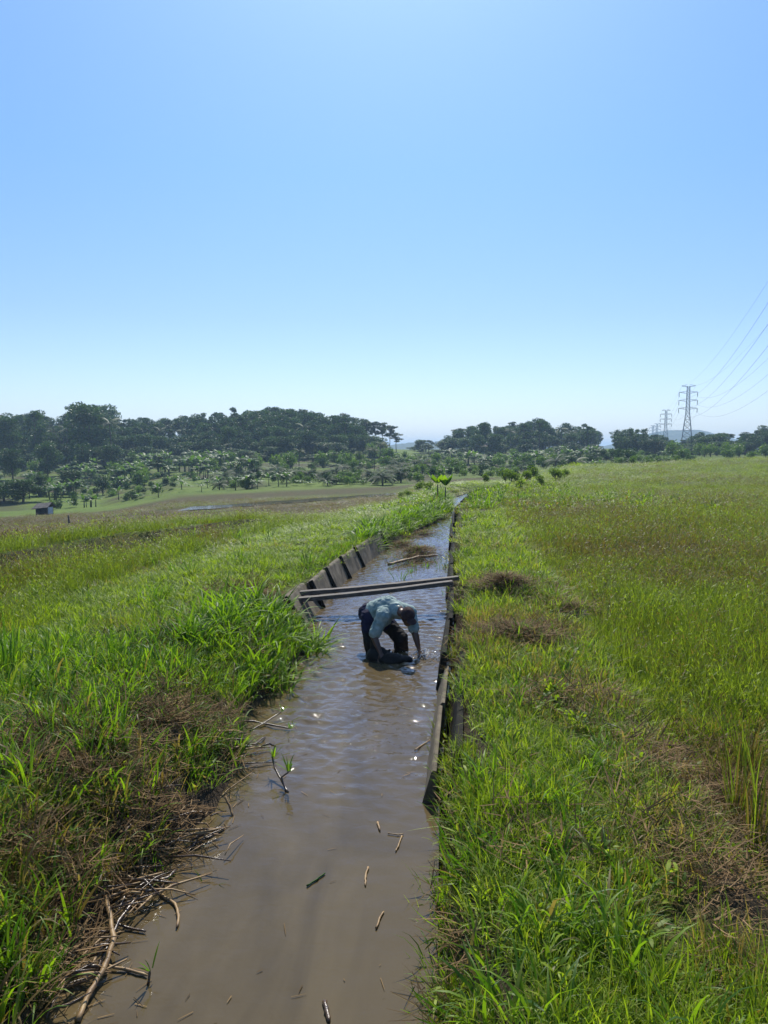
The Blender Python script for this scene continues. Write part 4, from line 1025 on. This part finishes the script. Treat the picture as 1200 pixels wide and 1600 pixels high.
# ------------------------------------------------------------------ power towers and lines
def tower_parts(root, H, th):
    def lat(mb, z0, z1, w0, w1, nseg):
        zs = [z0 + (z1 - z0) * i / nseg for i in range(nseg + 1)]; ws = [w0 + (w1 - w0) * i / nseg for i in range(nseg + 1)]
        for i in range(nseg):
            c0 = [(-ws[i], -ws[i], zs[i]), (ws[i], -ws[i], zs[i]), (ws[i], ws[i], zs[i]), (-ws[i], ws[i], zs[i])]
            c1 = [(-ws[i + 1], -ws[i + 1], zs[i + 1]), (ws[i + 1], -ws[i + 1], zs[i + 1]), (ws[i + 1], ws[i + 1], zs[i + 1]), (-ws[i + 1], ws[i + 1], zs[i + 1])]
            for k in range(4):
                mb.tube([c0[k], c1[(k + 1) % 4]], th * .5, 4); mb.tube([c0[(k + 1) % 4], c1[k]], th * .5, 4); mb.tube([c1[k], c1[(k + 1) % 4]], th * .5, 4)
    mb = MB(); lat(mb, 0, H * .55, H * .095, H * .03, 6); lat(mb, H * .55, H * .985, H * .03, H * .02, 7); mb.build('lattice', M_steel, root, smooth=False)
    for sx in (-1, 1):
        for sy in (-1, 1):
            mb = MB(); mb.tube([(sx * H * .095, sy * H * .095, -1), (sx * H * .03, sy * H * .03, H * .55), (sx * H * .02, sy * H * .02, H)], th, 4); mb.build('leg', M_steel, root, smooth=False)
    arms = []
    for i, (z, w) in enumerate([(.985, .105), (.88, .14), (.75, .14), (.62, .14)]):
        mb = MB(); z *= H; w *= H
        for s in (-1, 1):
            mb.tube([(s * H * .02, -H * .015, z), (s * w, 0, z + (.02 * H if i else .015 * H))], th * .7, 4); mb.tube([(s * H * .02, H * .015, z), (s * w, 0, z + (.02 * H if i else .015 * H))], th * .7, 4)
            mb.tube([(s * H * .02, 0, z + H * .035), (s * w, 0, z + .02 * H)], th * .6, 4)
            mb.tube([(s * w * .5, 0, z + H * .028), (s * w * .5, -H * .008, z + H * .008)], th * .5, 4)
        mb.build('crossarm', M_steel, root, smooth=False)
        for s in (-1, 1):
            if i:
                m2 = MB(); m2.tube([(s * w, 0, z + .02 * H), (s * w, 0, z - .055 * H)], th * .9, 5)
                for q in range(6): m2.tube([(s * w, 0, z - .045 * H + q * .01 * H), (s * w, 0, z - .041 * H + q * .01 * H)], th * 1.7, 6)
                m2.build('insulator', M_steel, root)
                arms.append((s * w, z - .055 * H))
            else: arms.append((s * w, z + .015 * H))
    return arms
TW = []
T1 = D(1076, 603, 500); T2 = D(1041, 641, 810); T3 = D(1027, 662, 1230); T4 = D(1020, 665, 1400)
T0 = (T1[0] - (T2[0] - T1[0]) * 1.12, T1[1] - (T2[1] - T1[1]) * 1.12, T1[2] + 2)
for (p, th, lab) in [(T0, .13, None), (T1, .20, 'nearest lattice power tower with three crossarms on the right horizon'), (T2, .26, 'middle sized lattice power tower just left of the nearest one'), (T3, .32, 'tiny lattice power tower left of the middle sized one'), (T4, .34, 'smallest and farthest lattice power tower, leftmost of the row')]:
    if lab is None: TW.append((p, None, math.atan2(T1[1] - T0[1], T1[0] - T0[0]) - math.pi / 2)); continue
    H = 41.0; az = math.atan2(T2[1] - T1[1], T2[0] - T1[0]) - math.pi / 2
    r = empty('power_tower', (p[0], p[1], p[2] - H), az); tag(r, lab, 'power tower', 'power towers on the right horizon')
    ar = tower_parts(r, H, th); TW.append((p, ar, az))
AR = TW[1][1]
def arm_pt(t, i):
    p, _, az = TW[t]; a = AR[i]; return Vector((p[0] + a[0] * math.cos(az), p[1] + a[0] * math.sin(az), p[2] - 41 + a[1]))
wn_ = ['upper', 'upper', 'second', 'second', 'third', 'third', 'lowest', 'lowest']
for i in range(8):
    mb = MB()
    for (a, b, sag, rad) in ((0, 1, 9.5, .04), (1, 2, 8, .045), (2, 3, 9, .05)):
        A, B = arm_pt(a, i), arm_pt(b, i); pts = []
        if a == 0: B_ = B; A_ = A
        for k in range(21):
            t = k / 20; q = A.lerp(B, t); q.z -= sag * (.7 if i < 2 else 1) * 4 * t * (1 - t); pts.append(q)
        mb.tube(pts, rad * (.7 if i < 2 else 1), 4, caps=False)
    tag(mb.build('power_line', M_cable), '%s sagging power cable on the %s arm ends of the towers' % (wn_[i], 'left' if i % 2 == 0 else 'right'), 'power line', 'power cables strung between the towers')

# ------------------------------------------------------------------ sticks and canes in and by the water
def stick(pix, r, mat, lab, h=.012, group=None, name='cane', leaves=None, cat='stick'):
    """pix: picture positions with optional height above the water"""
    pts = [Vector(G(p[0], p[1], (p[2] if len(p) > 2 else h))) for p in pix]; mb = MB()
    fine = []; rads = []
    for i in range(len(pts) - 1):
        for k in range(4):
            t = k / 4; fine.append(pts[i].lerp(pts[i + 1], t) + Vector((prng.uniform(-1, 1), prng.uniform(-1, 1), prng.uniform(-.3, .5))) * r * .35); rads.append(r * (1.3 if k == 0 else .92 + .05 * k))
    fine.append(pts[-1]); rads.append(r * .6)
    mb.tube(fine, rads, 7)
    ob = mb.build(name, mat); tag(ob, lab, cat, group)
    if leaves:
        V, Q, T, B = blades(leaves, np.random.default_rng(int(pix[0][0])), (.06, .15), (.008, .014), .015, .5, (.1, .8))
        c = pts[-1]; me = np_mesh('leaves', V + np.array(c), Q, M_lush, False, {'tint': T, 'brk': B}); link('leaves', me, ob)
    return ob
stick([(120, 1596, .01), (140, 1550, .03), (165, 1508, .05), (178, 1465, .08), (166, 1400, .12)], .012, M_cane, 'longest pale jointed cane slanting into the water at the bottom left')
stick([(150, 1520, .02), (185, 1440, .06), (215, 1400, .08)], .008, M_wetcane, 'dark stem lying beside the long pale cane at the bottom left')
stick([(252, 1398), (274, 1412), (279, 1430), (276, 1449)], .007, M_cane, 'crooked cane with a pale tip floating clear of the left bank')
stick([(180, 1388, .05), (205, 1405, .03), (225, 1419)], .010, M_cane, 'short brown cane leaning off the bank above the long pale cane')
stick([(172, 1438, .04), (200, 1450), (228, 1455)], .006, M_wetcane, 'thin dark twig reaching from the long cane over the water')
stick([(165, 1508, .02), (200, 1515), (230, 1524)], .007, M_cane, 'thin cane lying flat toward the green sprout at the bottom left')
stick([(232, 1538, 0), (234, 1515, .06)], .006, M_wetcane, 'small green sprout standing in the water at the bottom left', leaves=5, name='sprout', cat='sprout')
stick([(300, 1312, .02), (325, 1300, .03), (350, 1292, .02)], .010, M_wetcane, 'dark wet branch jutting from the left bank into the water')
stick([(312, 1318, .02), (322, 1302, .05), (345, 1305, .02)], .006, M_cane, 'thin forked cane caught on the dark wet branch')
stick([(235, 1378, .03), (262, 1372, .02), (275, 1358, .02)], .010, M_wetcane, 'curved black twig at the edge of the left bank')
stick([(219, 1320, .12), (220, 1350, .06), (222, 1375, .02)], .011, M_cane, 'upright pale cane stub at the foot of the left bank')
stick([(198, 1370, .08), (222, 1378, .03), (238, 1383, .01)], .009, M_cane, 'reddish cane lying at the foot of the left bank')
stick([(352, 1245, .10), (360, 1262, .04), (364, 1275, 0)], .008, M_cane, 'short pale cane stuck in the bank edge by hanging grass')
stick([(450, 1238, 0), (441, 1222, .03), (430, 1200, .08), (426, 1184, .13)], .008, M_wetcane, 'dark leafy branch rising out of the water off the left bank', leaves=14, name='branch', cat='branch')
stick([(447, 1238, 0), (440, 1215, .08), (452, 1205, .13)], .006, M_wetcane, 'thin green shoot beside the dark leafy branch in the water', leaves=12, name='sprout', cat='sprout')
stick([(355, 1125, .10), (395, 1127, .04), (425, 1133, .02), (455, 1138, .01)], .008, M_wetcane, 'long thin stem trailing from the left bank over brown shallows', leaves=8)
stick([(390, 1142, .01), (412, 1130, .03), (440, 1112, .06)], .006, M_wetcane, 'thin stem crossing the trailing one off the left bank', leaves=8)
stick([(380, 1165, .02), (400, 1162, .02), (415, 1150, .02)], .006, M_wetcane, 'thin curved twig in the shallows below the trailing stems')
for pix, r, m_, lab in [([(606, 1302), (622, 1304), (631, 1303)], .0036, M_cane, 'bent piece of floating straw in the middle of the canal'), ([(628, 1306), (622, 1322), (618, 1330)], .0042, M_cane, 'floating cane piece hanging below the bent straw'),
                        ([(590, 1285), (594, 1298)], .0066, M_cane, 'flat brown scrap floating left of the bent straw'), ([(575, 1355), (571, 1370), (571, 1384)], .0054, M_cane, 'single brown reed piece floating in the lower canal'),
                        ([(588, 1450), (594, 1432), (600, 1424)], .0048, M_cane, 'reddish scrap of stem floating low in the canal'), ([(480, 1384), (495, 1374), (508, 1364)], .005, M_lush, 'single green blade floating in the left half of the canal'),
                        ([(507, 1566), (511, 1580), (514, 1596)], .010, M_wetcane, 'dark stick floating at the bottom edge of the photo'), ([(648, 1172), (660, 1164), (672, 1156)], .0054, M_cane, 'pale cane drifting near the right wall')]:
    stick(pix, r, m_, lab, h=.008, group='loose stems floating in the canal')

V_, Q_, T_, B_ = [], [], [], []
arr = []
rf = np.random.default_rng(17)
for i in range(330):
    y = 3.0 + 14 * rf.random() ** 1.7; e = abs(rf.normal(0, .16)) if i % 3 else rf.uniform(0, 1.6)
    x = float(XL(y)) + .03 + e
    if x > float(XR(y)) - .05: continue
    q = blades(1, rf, (.015, .10), (.003, .007), .01, 1.3, (-.05, .1), segs=2, flat=1.5)
    arr.append((q[0] * np.array([1, 1, .25]) + np.array([x, y, .006]), q[1], q[2], q[3]))
q = merge_parts(arr)
tag(link('floating_bits', np_mesh('floating_bits', q[0], q[1], M_straw, False, {'tint': q[2], 'brk': q[3]})), 'tiny bits of straw floating on the muddy water', 'debris', None, 'stuff')

# tangles of cut stems along the water edge on the left
g2 = np.random.default_rng(8)
def heap(name, px, py, h, rx, ry, hh, n, lab, cat='heap', mats=(M_straw,), rot=0):
    c = G(px, py, h); z = float(ground(c[0], c[1])) if h > .1 else 0.0
    root = empty(name, (c[0], c[1], z), rot); tag(root, lab, cat)
    V = []; Fc = []; m = 18
    for j in range(7):
        for i in range(m):
            r = j / 6; a = 2 * math.pi * i / m; k = 1 + .25 * math.sin(a * 3 + px) + .1 * math.sin(a * 7)
            V.append((rx * .72 * r * k * math.cos(a), ry * .72 * r * k * math.sin(a), hh * .75 * (1 - r * r) * (1 + .3 * math.sin(a * 2 + r * 5)) - .02))
    for j in range(6):
        for i in range(m): Fc.append((j * m + i, j * m + (i + 1) % m, (j + 1) * m + (i + 1) % m, (j + 1) * m + i))
    link('mound', mesh_from('mound', V, Fc, M_soil), root)
    a = g2.uniform(0, 6.28, n); r = np.minimum(np.abs(g2.normal(0, .62, n)), 1.7)
    arr = []
    for i in range(n):
        q = blades(3, g2, (.10, .32), (.004, .009), .05, 1.2, (-.1, .25), segs=3, flat=1.2, fold=.4)
        V_, Q_, T_, B_ = q; z0 = max(hh * (1 - r[i] ** 2) * (.7 + .6 * float(vnoise(a[i] * 2 + px, r[i] * 3))), float(ground(c[0] + rx * r[i] * math.cos(a[i]), c[1] + ry * r[i] * math.sin(a[i]))) - z if h > .1 else 0) + .015
        arr.append((V_ + np.array([rx * r[i] * math.cos(a[i]), ry * r[i] * math.sin(a[i]), z0]), Q_, T_, B_))
    V_, Q_, T_, B_ = merge_parts(arr)
    link('stems', np_mesh('stems', V_, Q_, mats[0], False, {'tint': T_, 'brk': B_}), root)
    gr = [(blades(3, g2, (.08, .26), (.004, .010), .04, .9, (.2, 1.2), segs=4)) for i in range(n // 5)]
    a = g2.uniform(0, 6.28, n); r = np.abs(g2.normal(0, .7, n)); gr = [(q[0] + np.array([rx * r[i] * math.cos(a[i]), ry * r[i] * math.sin(a[i]), max(hh * (1 - r[i] ** 2) * .8, 0) + .01]), q[1], q[2] * .6, q[3] + 1) for i, q in enumerate(gr)]
    q = merge_parts(gr); link('green_stems', np_mesh('green_stems', q[0], q[1], M_lush, False, {'tint': q[2], 'brk': q[3]}), root)
    return root
heap('cut_grass_heap', 792, 925, .5, .60, .62, .21, 560, 'brown heap of cut grass on the right bank beside the footbridge end', rot=.3)
heap('cut_grass_heap', 812, 995, .5, .66, .52, .11, 480, 'flattened dark heap of cut stems on the right bank below the brown heap', rot=-.2)
heap('cut_grass_heap', 885, 955, .4, .45, .35, .08, 130, 'thin heap of dry stems at the field edge right of the brown heap', rot=.1)
heap('cut_grass_heap', 400, 930, .5, .45, .30, .09, 110, 'heap of pulled weeds and soil on the left bank at the footbridge end', rot=-.2)
heap('cut_grass_heap', 250, 1120, .45, .35, .30, .08, 110, 'dry heap of brown stems in the middle of the left bank')
heap('cut_grass_heap', 60, 1200, .45, .50, .32, .10, 140, 'heap of old brown stems at the left edge of the photo')
heap('cut_grass_heap', 235, 1325, .15, .22, .22, .05, 100, 'tangle of reddish canes at the foot of the left bank')
def tangle(px, py, h, rx, ry, n, lab):
    c = G(px, py, h); root = empty('cane_tangle', c); tag(root, lab, 'canes'); rg = random.Random(int(px)); dark = MB(); pale = MB()
    for i in range(n):
        a = rg.uniform(-.9, .9) + .6; L = rg.uniform(.12, .42); cx, cy = rg.gauss(0, rx), rg.gauss(0, ry)
        gz = float(ground(c[0] + cx, c[1] + cy)); z0 = max(gz, 0) - h + rg.uniform(.01, .07); d = Vector((math.cos(a), math.sin(a), 0)) * L / 2
        p0 = Vector((cx, cy, z0)) - d + Vector((0, 0, rg.uniform(-.02, .05))); p1 = Vector((cx, cy, z0)) + d + Vector((0, 0, rg.uniform(-.02, .05)))
        m = p0.lerp(p1, rg.uniform(.35, .65)) + Vector((rg.uniform(-.03, .03), rg.uniform(-.03, .03), rg.uniform(0, .03))); r = rg.uniform(.003, .008)
        (dark if rg.random() < .5 else pale).tube([p0, p0.lerp(m, .5), m, m.lerp(p1, .5), p1], [r, r * .9, r * 1.25, r * .85, r * .5], 6)
    dark.build('wet_canes', M_wetcane, root); pale.build('dry_canes', M_cane, root)
tangle(300, 1290, .12, .16, .14, 26, 'tangle of canes on the left bank edge above the dark wet branch')
tangle(205, 1395, .08, .10, .12, 26, 'tangle of canes at the top of the longest pale cane')
tangle(120, 1500, .08, .07, .16, 24, 'tangle of stems in the shadowed bank corner at the bottom left')
tangle(375, 1175, .10, .10, .16, 20, 'tangle of stems on the left bank edge beside the dark leafy branch')
# raft of debris beyond the bridge
raft = heap('debris_raft', 652, 870, 0, .46, 1.15, .16, 800, 'raft of dead reeds stranded in the canal beyond the footbridge', 'debris', rot=-.35)
stick([(607, 882, .06), (630, 876, .08), (655, 870, .09), (684, 868, .08)], .028, M_cane, 'long pale log lying across the raft of dead reeds', name='log', cat='log')
heap('debris_raft', 630, 853, 0, .25, .6, .07, 160, 'smaller scatter of floating reeds just behind the raft', 'debris', rot=-.5)
heap('debris_raft', 662, 836, 0, .25, 1.3, .07, 200, 'far line of floating debris against the left reeds', 'debris', rot=-.55)
for i, (px, py) in enumerate([(612, 890), (633, 888), (650, 884), (676, 880), (686, 872), (640, 862), (622, 872), (668, 858)]):
    V, Q, T, B = blades(16, g2, (.10, .30), (.006, .014), .16, .9, (-.2, 1.0)); c = G(px, py, 0)
    tag(link('reed_wisp', np_mesh('reed_wisp', V, Q, M_straw if i % 2 else M_lush, False, {'tint': T * .7, 'brk': B}), None, (c[0], c[1], -.02)), ['withered', 'green'][1 - i % 2] + ' reed wisp, ' + ['left front', 'front', 'middle front', 'right front', 'right end', 'back', 'left back', 'right back'][i] + ' of the stranded raft', 'reeds')
for (px, py, s, lab) in [(690, 888, .35, 'tuft of upright green shoots in the water near the right wall beyond the bridge'), (624, 905, .38, 'tuft of drowned shoots in front of the raft'), (645, 893, .22, 'small dark shoots right of the drowned tuft in front of the raft'), (664, 885, .22, 'lone dark shoots between raft and upright green tuft')]:
    V, Q, T, B = blades(14, g2, (s * .5, s), (.012, .022), .12, .3, (.1, .8)); c = G(px, py, 0)
    tag(link('shoots', np_mesh('shoots', V, Q, M_lush, False, {'tint': T * .5, 'brk': B}), None, (c[0], c[1], -.05)), lab, 'plant')
# tall dark weed stalks at the left edge
for (px, py, tpy, lab) in [(17, 1060, 925, 'tallest thin weed stalk at the left edge of the photo'), (6, 1050, 960, 'second weed stalk against the left edge of the photo'), (180, 1040, 968, 'lone upright weed with narrow leaves on the left bank'), (52, 925, 896, 'small dark tuft of upright weed in the left field')]:
    c = G(px, py, .45); z = float(ground(c[0], c[1])); h = D(px, tpy, c[1])[2] - z
    V, Q, T, B = blades(13, g2, (h * .55, h), (.010, .018), .05, .08, (0, .25), segs=5)
    tag(link('weed_stalk', np_mesh('weed_stalk', V, Q, M_lush, False, {'tint': T * .4, 'brk': B}), None, (c[0], c[1], z)), lab, 'weed')
# clumps of yellowing rice at the right edge
for (px, py, tpy, lab) in [(1180, 1330, 1130, 'tall yellowing rice clump at the right edge of the photo'), (1150, 1290, 1120, 'rice clump just left of the yellowing one at the right edge'), (1165, 1215, 1090, 'browner rice clump behind the two at the right edge')]:
    c = G(px, py, .2); z = float(ground(c[0], c[1])); h = D(px, tpy, c[1])[2] - z
    a1 = blades(34, g2, (h * .6, h), (.006, .011), .05, .10, (0, .5), segs=5, brk=(-1, 1)); a2 = blades(26, g2, (h * .2, h * .5), (.006, .01), .07, .35, (0, .6), segs=4, brk=(-1, 0))
    V, Q, T, B = merge_parts([a1, a2])
    tag(link('rice_clump', np_mesh('rice_clump', V, Q, M_rice, False, {'tint': T, 'brk': B}), None, (c[0], c[1], z)), lab, 'rice plant')

# ------------------------------------------------------------------ the man
def cloth(name, stops, scale=30, rough=.85, bump=.9, bd=.03, bs=11):
    return simple(name, stops, scale, rough, bump, bs, bd, .2)
M_skin = simple('brown_skin', [(.3, (.085, .042, .024)), (.7, (.15, .078, .045))], 12, .45, .15, spec=.5)
M_shirt = cloth('teal_shirt', [(.3, (.15, .225, .21)), (.7, (.36, .43, .39))], 14)
M_short = cloth('navy_shorts', [(.3, (.008, .009, .020)), (.7, (.026, .024, .055))], 10)
M_trous = cloth('wet_dark_trousers', [(.3, (.009, .008, .007)), (.7, (.035, .030, .026))], 10, .8)
M_cap = cloth('dark_cap', [(.3, (.025, .014, .013)), (.7, (.06, .035, .033))], 20)
M_bundle = cloth('black_wet_sheet', [(.3, (.006, .005, .004)), (.7, (.024, .020, .016))], 8, .6, .8, .03, 6)
def P(px, py, dep): return Vector(D(px, py, dep))
hipC = P(583, 958, 9.16); hipR = P(577, 964, 9.05); hipL = P(592, 960, 9.25)          # his right is toward the viewer's left
chest = P(606, 950, 8.93); shR = P(598, 963, 8.74); shL = P(640, 957, 8.95); neck = P(622, 954, 8.80); head = P(637, 963, 8.66)
elR = P(584, 994, 8.72); wrR = P(594, 1019, 8.62); elL = P(648, 988, 8.86); wrL = P(654, 1012, 8.80)
knR = P(579, 1003, 8.92); anR = Vector((knR.x + .06, knR.y + .18, -.34)); knL = P(626, 997, 9.05); anL = Vector((knL.x + .02, knL.y + .2, -.34))
b = MB()
b.ell(hipC, (.15, .13, .12)); b.capsule(hipC, chest, .115, .125); b.capsule(chest, neck, .12, .075); b.capsule(chest, shR, .10, .065); b.capsule(chest, shL, .10, .065)
b.capsule(neck, head, .055, .05)
hd = (head - neck).normalized()
face = (Vector((.25, -.62, -.74))).normalized()            # looks down at his hands
Mh = face.to_track_quat('Y', 'Z').to_matrix()
b.ell(head, (.074, .092, .108), Mh); b.ell(head + face * .055 - Mh @ Vector((0, 0, .045)), (.052, .05, .055), Mh)
b.ell(head + face * .098 - Mh @ Vector((0, 0, .012)), (.013, .022, .026), Mh, 8, 6)                                      # nose
b.ell(head + face * .088 - Mh @ Vector((0, 0, .055)), (.026, .012, .010), Mh, 8, 6)                                     # mouth
for s in (-1, 1):
    b.ell(head + Mh @ Vector((s * .076, 0, -.005)), (.012, .022, .032), Mh, 8, 6)                                       # ears
    b.ell(head + Mh @ Vector((s * .030, .080, .018)), (.018, .012, .010), Mh, 8, 6)                                     # brows
for (sh, el, wr, s) in ((shR, elR, wrR, -1), (shL, elL, wrL, 1)):
    b.capsule(sh, el, .052, .042); b.capsule(el, el.lerp(wr, .35), .043, .042); b.capsule(el.lerp(wr, .35), wr, .042, .027)
    d = (wr - el).normalized(); palm = wr + d * .055; side_v = d.cross(Vector((0, 1, 0))).normalized()
    b.ell(palm, (.042, .020, .05), (-d).to_track_quat('Z', 'Y').to_matrix(), 10, 8)
    for k in range(4):
        o0 = palm + d * .035 + side_v * (k - 1.5) * .021; cl = Vector((.02 * s, -.035, 0))
        m1 = o0 + d * (.036 + .006 * (1.5 - abs(k - 1.5))) + cl * .4; m2 = m1 + d * .026 + cl
        b.capsule(o0, m1, .0105, .0095, 8); b.capsule(m1, m2, .0095, .008, 8)
    th0 = palm - side_v * .034 * -s; b.capsule(th0 - d * .015, th0 + d * .03 + side_v * s * .028, .012, .0105, 8); b.capsule(th0 + d * .03 + side_v * s * .028, th0 + d * .055 + side_v * s * .03 + Vector((0, -.01, 0)), .0105, .009, 8)
for (hp, kn, an) in ((hipR, knR, anR), (hipL, knL, anL)):
    b.capsule(hp, kn, .088, .062); b.capsule(kn, kn.lerp(an, .3), .058, .056); b.capsule(kn.lerp(an, .3), an, .056, .036)
    b.capsule(an + Vector((0, .03, -.02)), an + Vector((.04, -.16, -.04)), .04, .032, 10)
person = remesh(b, 'person', M_skin, .0085, 2)
tag(person, 'man in teal shirt and dark cap bending down with both hands in the water', 'person')
# shirt: back, shoulders and sleeves to the elbow
b = MB()
wst = hipC.lerp(chest, .12); b.capsule(wst, chest, .142, .147); b.capsule(chest, neck - (neck - chest) * .15, .140, .088); b.capsule(chest, shR, .118, .084); b.capsule(chest, shL, .118, .084)
b.capsule(shR, shR.lerp(elR, .86), .076, .066); b.capsule(shL, shL.lerp(elL, .82), .074, .062)
b.ell(chest.lerp(hipC, .35) - Vector((0, .02, .13)), (.10, .10, .075))                         # cloth hanging from the belly
for k in range(5):                                                                            # folds over the back
    t = .1 + k * .18; p = hipC.lerp(chest, t) + Vector((0, 0, .115)); q = hipC.lerp(chest, t + .05) + Vector((-.03, -.12, .02)); b.capsule(p, q, .022, .016, 8)
remesh(b, 'shirt', M_shirt, .010, 3, person, noise=.012)
b = MB(); b.ell(hipC + Vector((-.02, .03, -.005)), (.168, .148, .138)); b.capsule(hipR, hipR.lerp(knR, .55), .108, .098); b.capsule(hipL, hipL.lerp(knL, .5), .108, .098)
remesh(b, 'shorts', M_short, .010, 2, person, noise=.010)
b = MB(); b.capsule(hipR.lerp(knR, .4), knR, .090, .082); b.capsule(knR, Vector((anR.x - .01, anR.y - .05, -.15)), .082, .075); b.capsule(hipL.lerp(knL, .4), knL, .092, .088); b.capsule(knL, Vector((anL.x, anL.y - .05, -.15)), .088, .078)
remesh(b, 'trousers', M_trous, .010, 2, person, noise=.012)
b = MB(); b.ell(head - face * .012 + Mh @ Vector((0, 0, .016)), (.084, .098, .104), Mh, 18, 12)
remesh(b, 'cap', M_cap, .009, 2, person)
b = MB(); b.ell(head + face * .105 + Mh @ Vector((0, 0, .062)), (.066, .052, .009), Mh, 16, 8); remesh(b, 'cap_brim', M_cap, .005, 1, person)
# dark bundle in the water between his hands and feet
b = MB(); c0 = P(590, 1022, 8.72); c1 = P(612, 1025, 8.62); c2 = P(638, 1028, 8.58)
b.ell(Vector((c0.x, c0.y, .02)), (.14, .14, .13)); b.ell(Vector((c1.x, c1.y, .01)), (.17, .14, .08)); b.ell(Vector((c2.x - .04, c2.y + .05, .01)), (.10, .08, .05)); b.capsule((c0.x - .02, c0.y, .06), (elR.x, elR.y, elR.z - .06), .075, .045)
for k in range(5): b.capsule((c0.x + k * .05 - .05, c0.y - .06 + .02 * (k % 3), .02), (c0.x + k * .055 - .02, c0.y + .06, .085), .020, .016, 8)
bun = remesh(b, 'wet_bundle', M_bundle, .012, 2)
tag(bun, 'black wet bundle half sunk in the water in front of the bending man', 'bundle')

# splash round his left hand
M_drop = simple('splash_water', [(.3, (.75, .78, .8)), (.7, (.9, .92, .93))], 5, .08, 0, spec=.8)
V, Fc = [], []; rg = random.Random(4); b = MB()
for k in range(240):
    a = rg.uniform(0, 6.28); r = abs(rg.gauss(0, .12)); s = rg.uniform(.0018, .0065) * (1.4 if r < .1 else 1)
    b.ell((HAND[0] + .07 + r * math.cos(a) * 1.4, HAND[1] + r * math.sin(a) * .8, rg.uniform(0, .11) * math.exp(-r * 5) + .006), (s * 1.3, s, s), None, 6, 4)
tag(b.build('water_splash', M_drop), 'white splash of droplets round the man\'s hand', 'splash', None, 'stuff')

# ------------------------------------------------------------------ haze
M_haze = bpy.data.materials.new('haze'); M_haze.use_nodes = True; nt = M_haze.node_tree
nt.nodes.remove(nt.nodes['Principled BSDF']); pv = nt.nodes.new('ShaderNodeVolumePrincipled')
pv.inputs['Color'].default_value = (.55, .78, 1, 1); pv.inputs['Density'].default_value = .0004; pv.inputs['Anisotropy'].default_value = .2
nt.links.new(pv.outputs[0], nt.nodes['Material Output'].inputs['Volume'])
mb = MB(); mb.box((0, 3450, 25), (12400, 7300, 80))
hz_ = mb.build('haze', M_haze, smooth=False); hz_.location.z = 0
tag(hz_, 'thin blue haze over the far woods and towers', None, None, 'stuff')
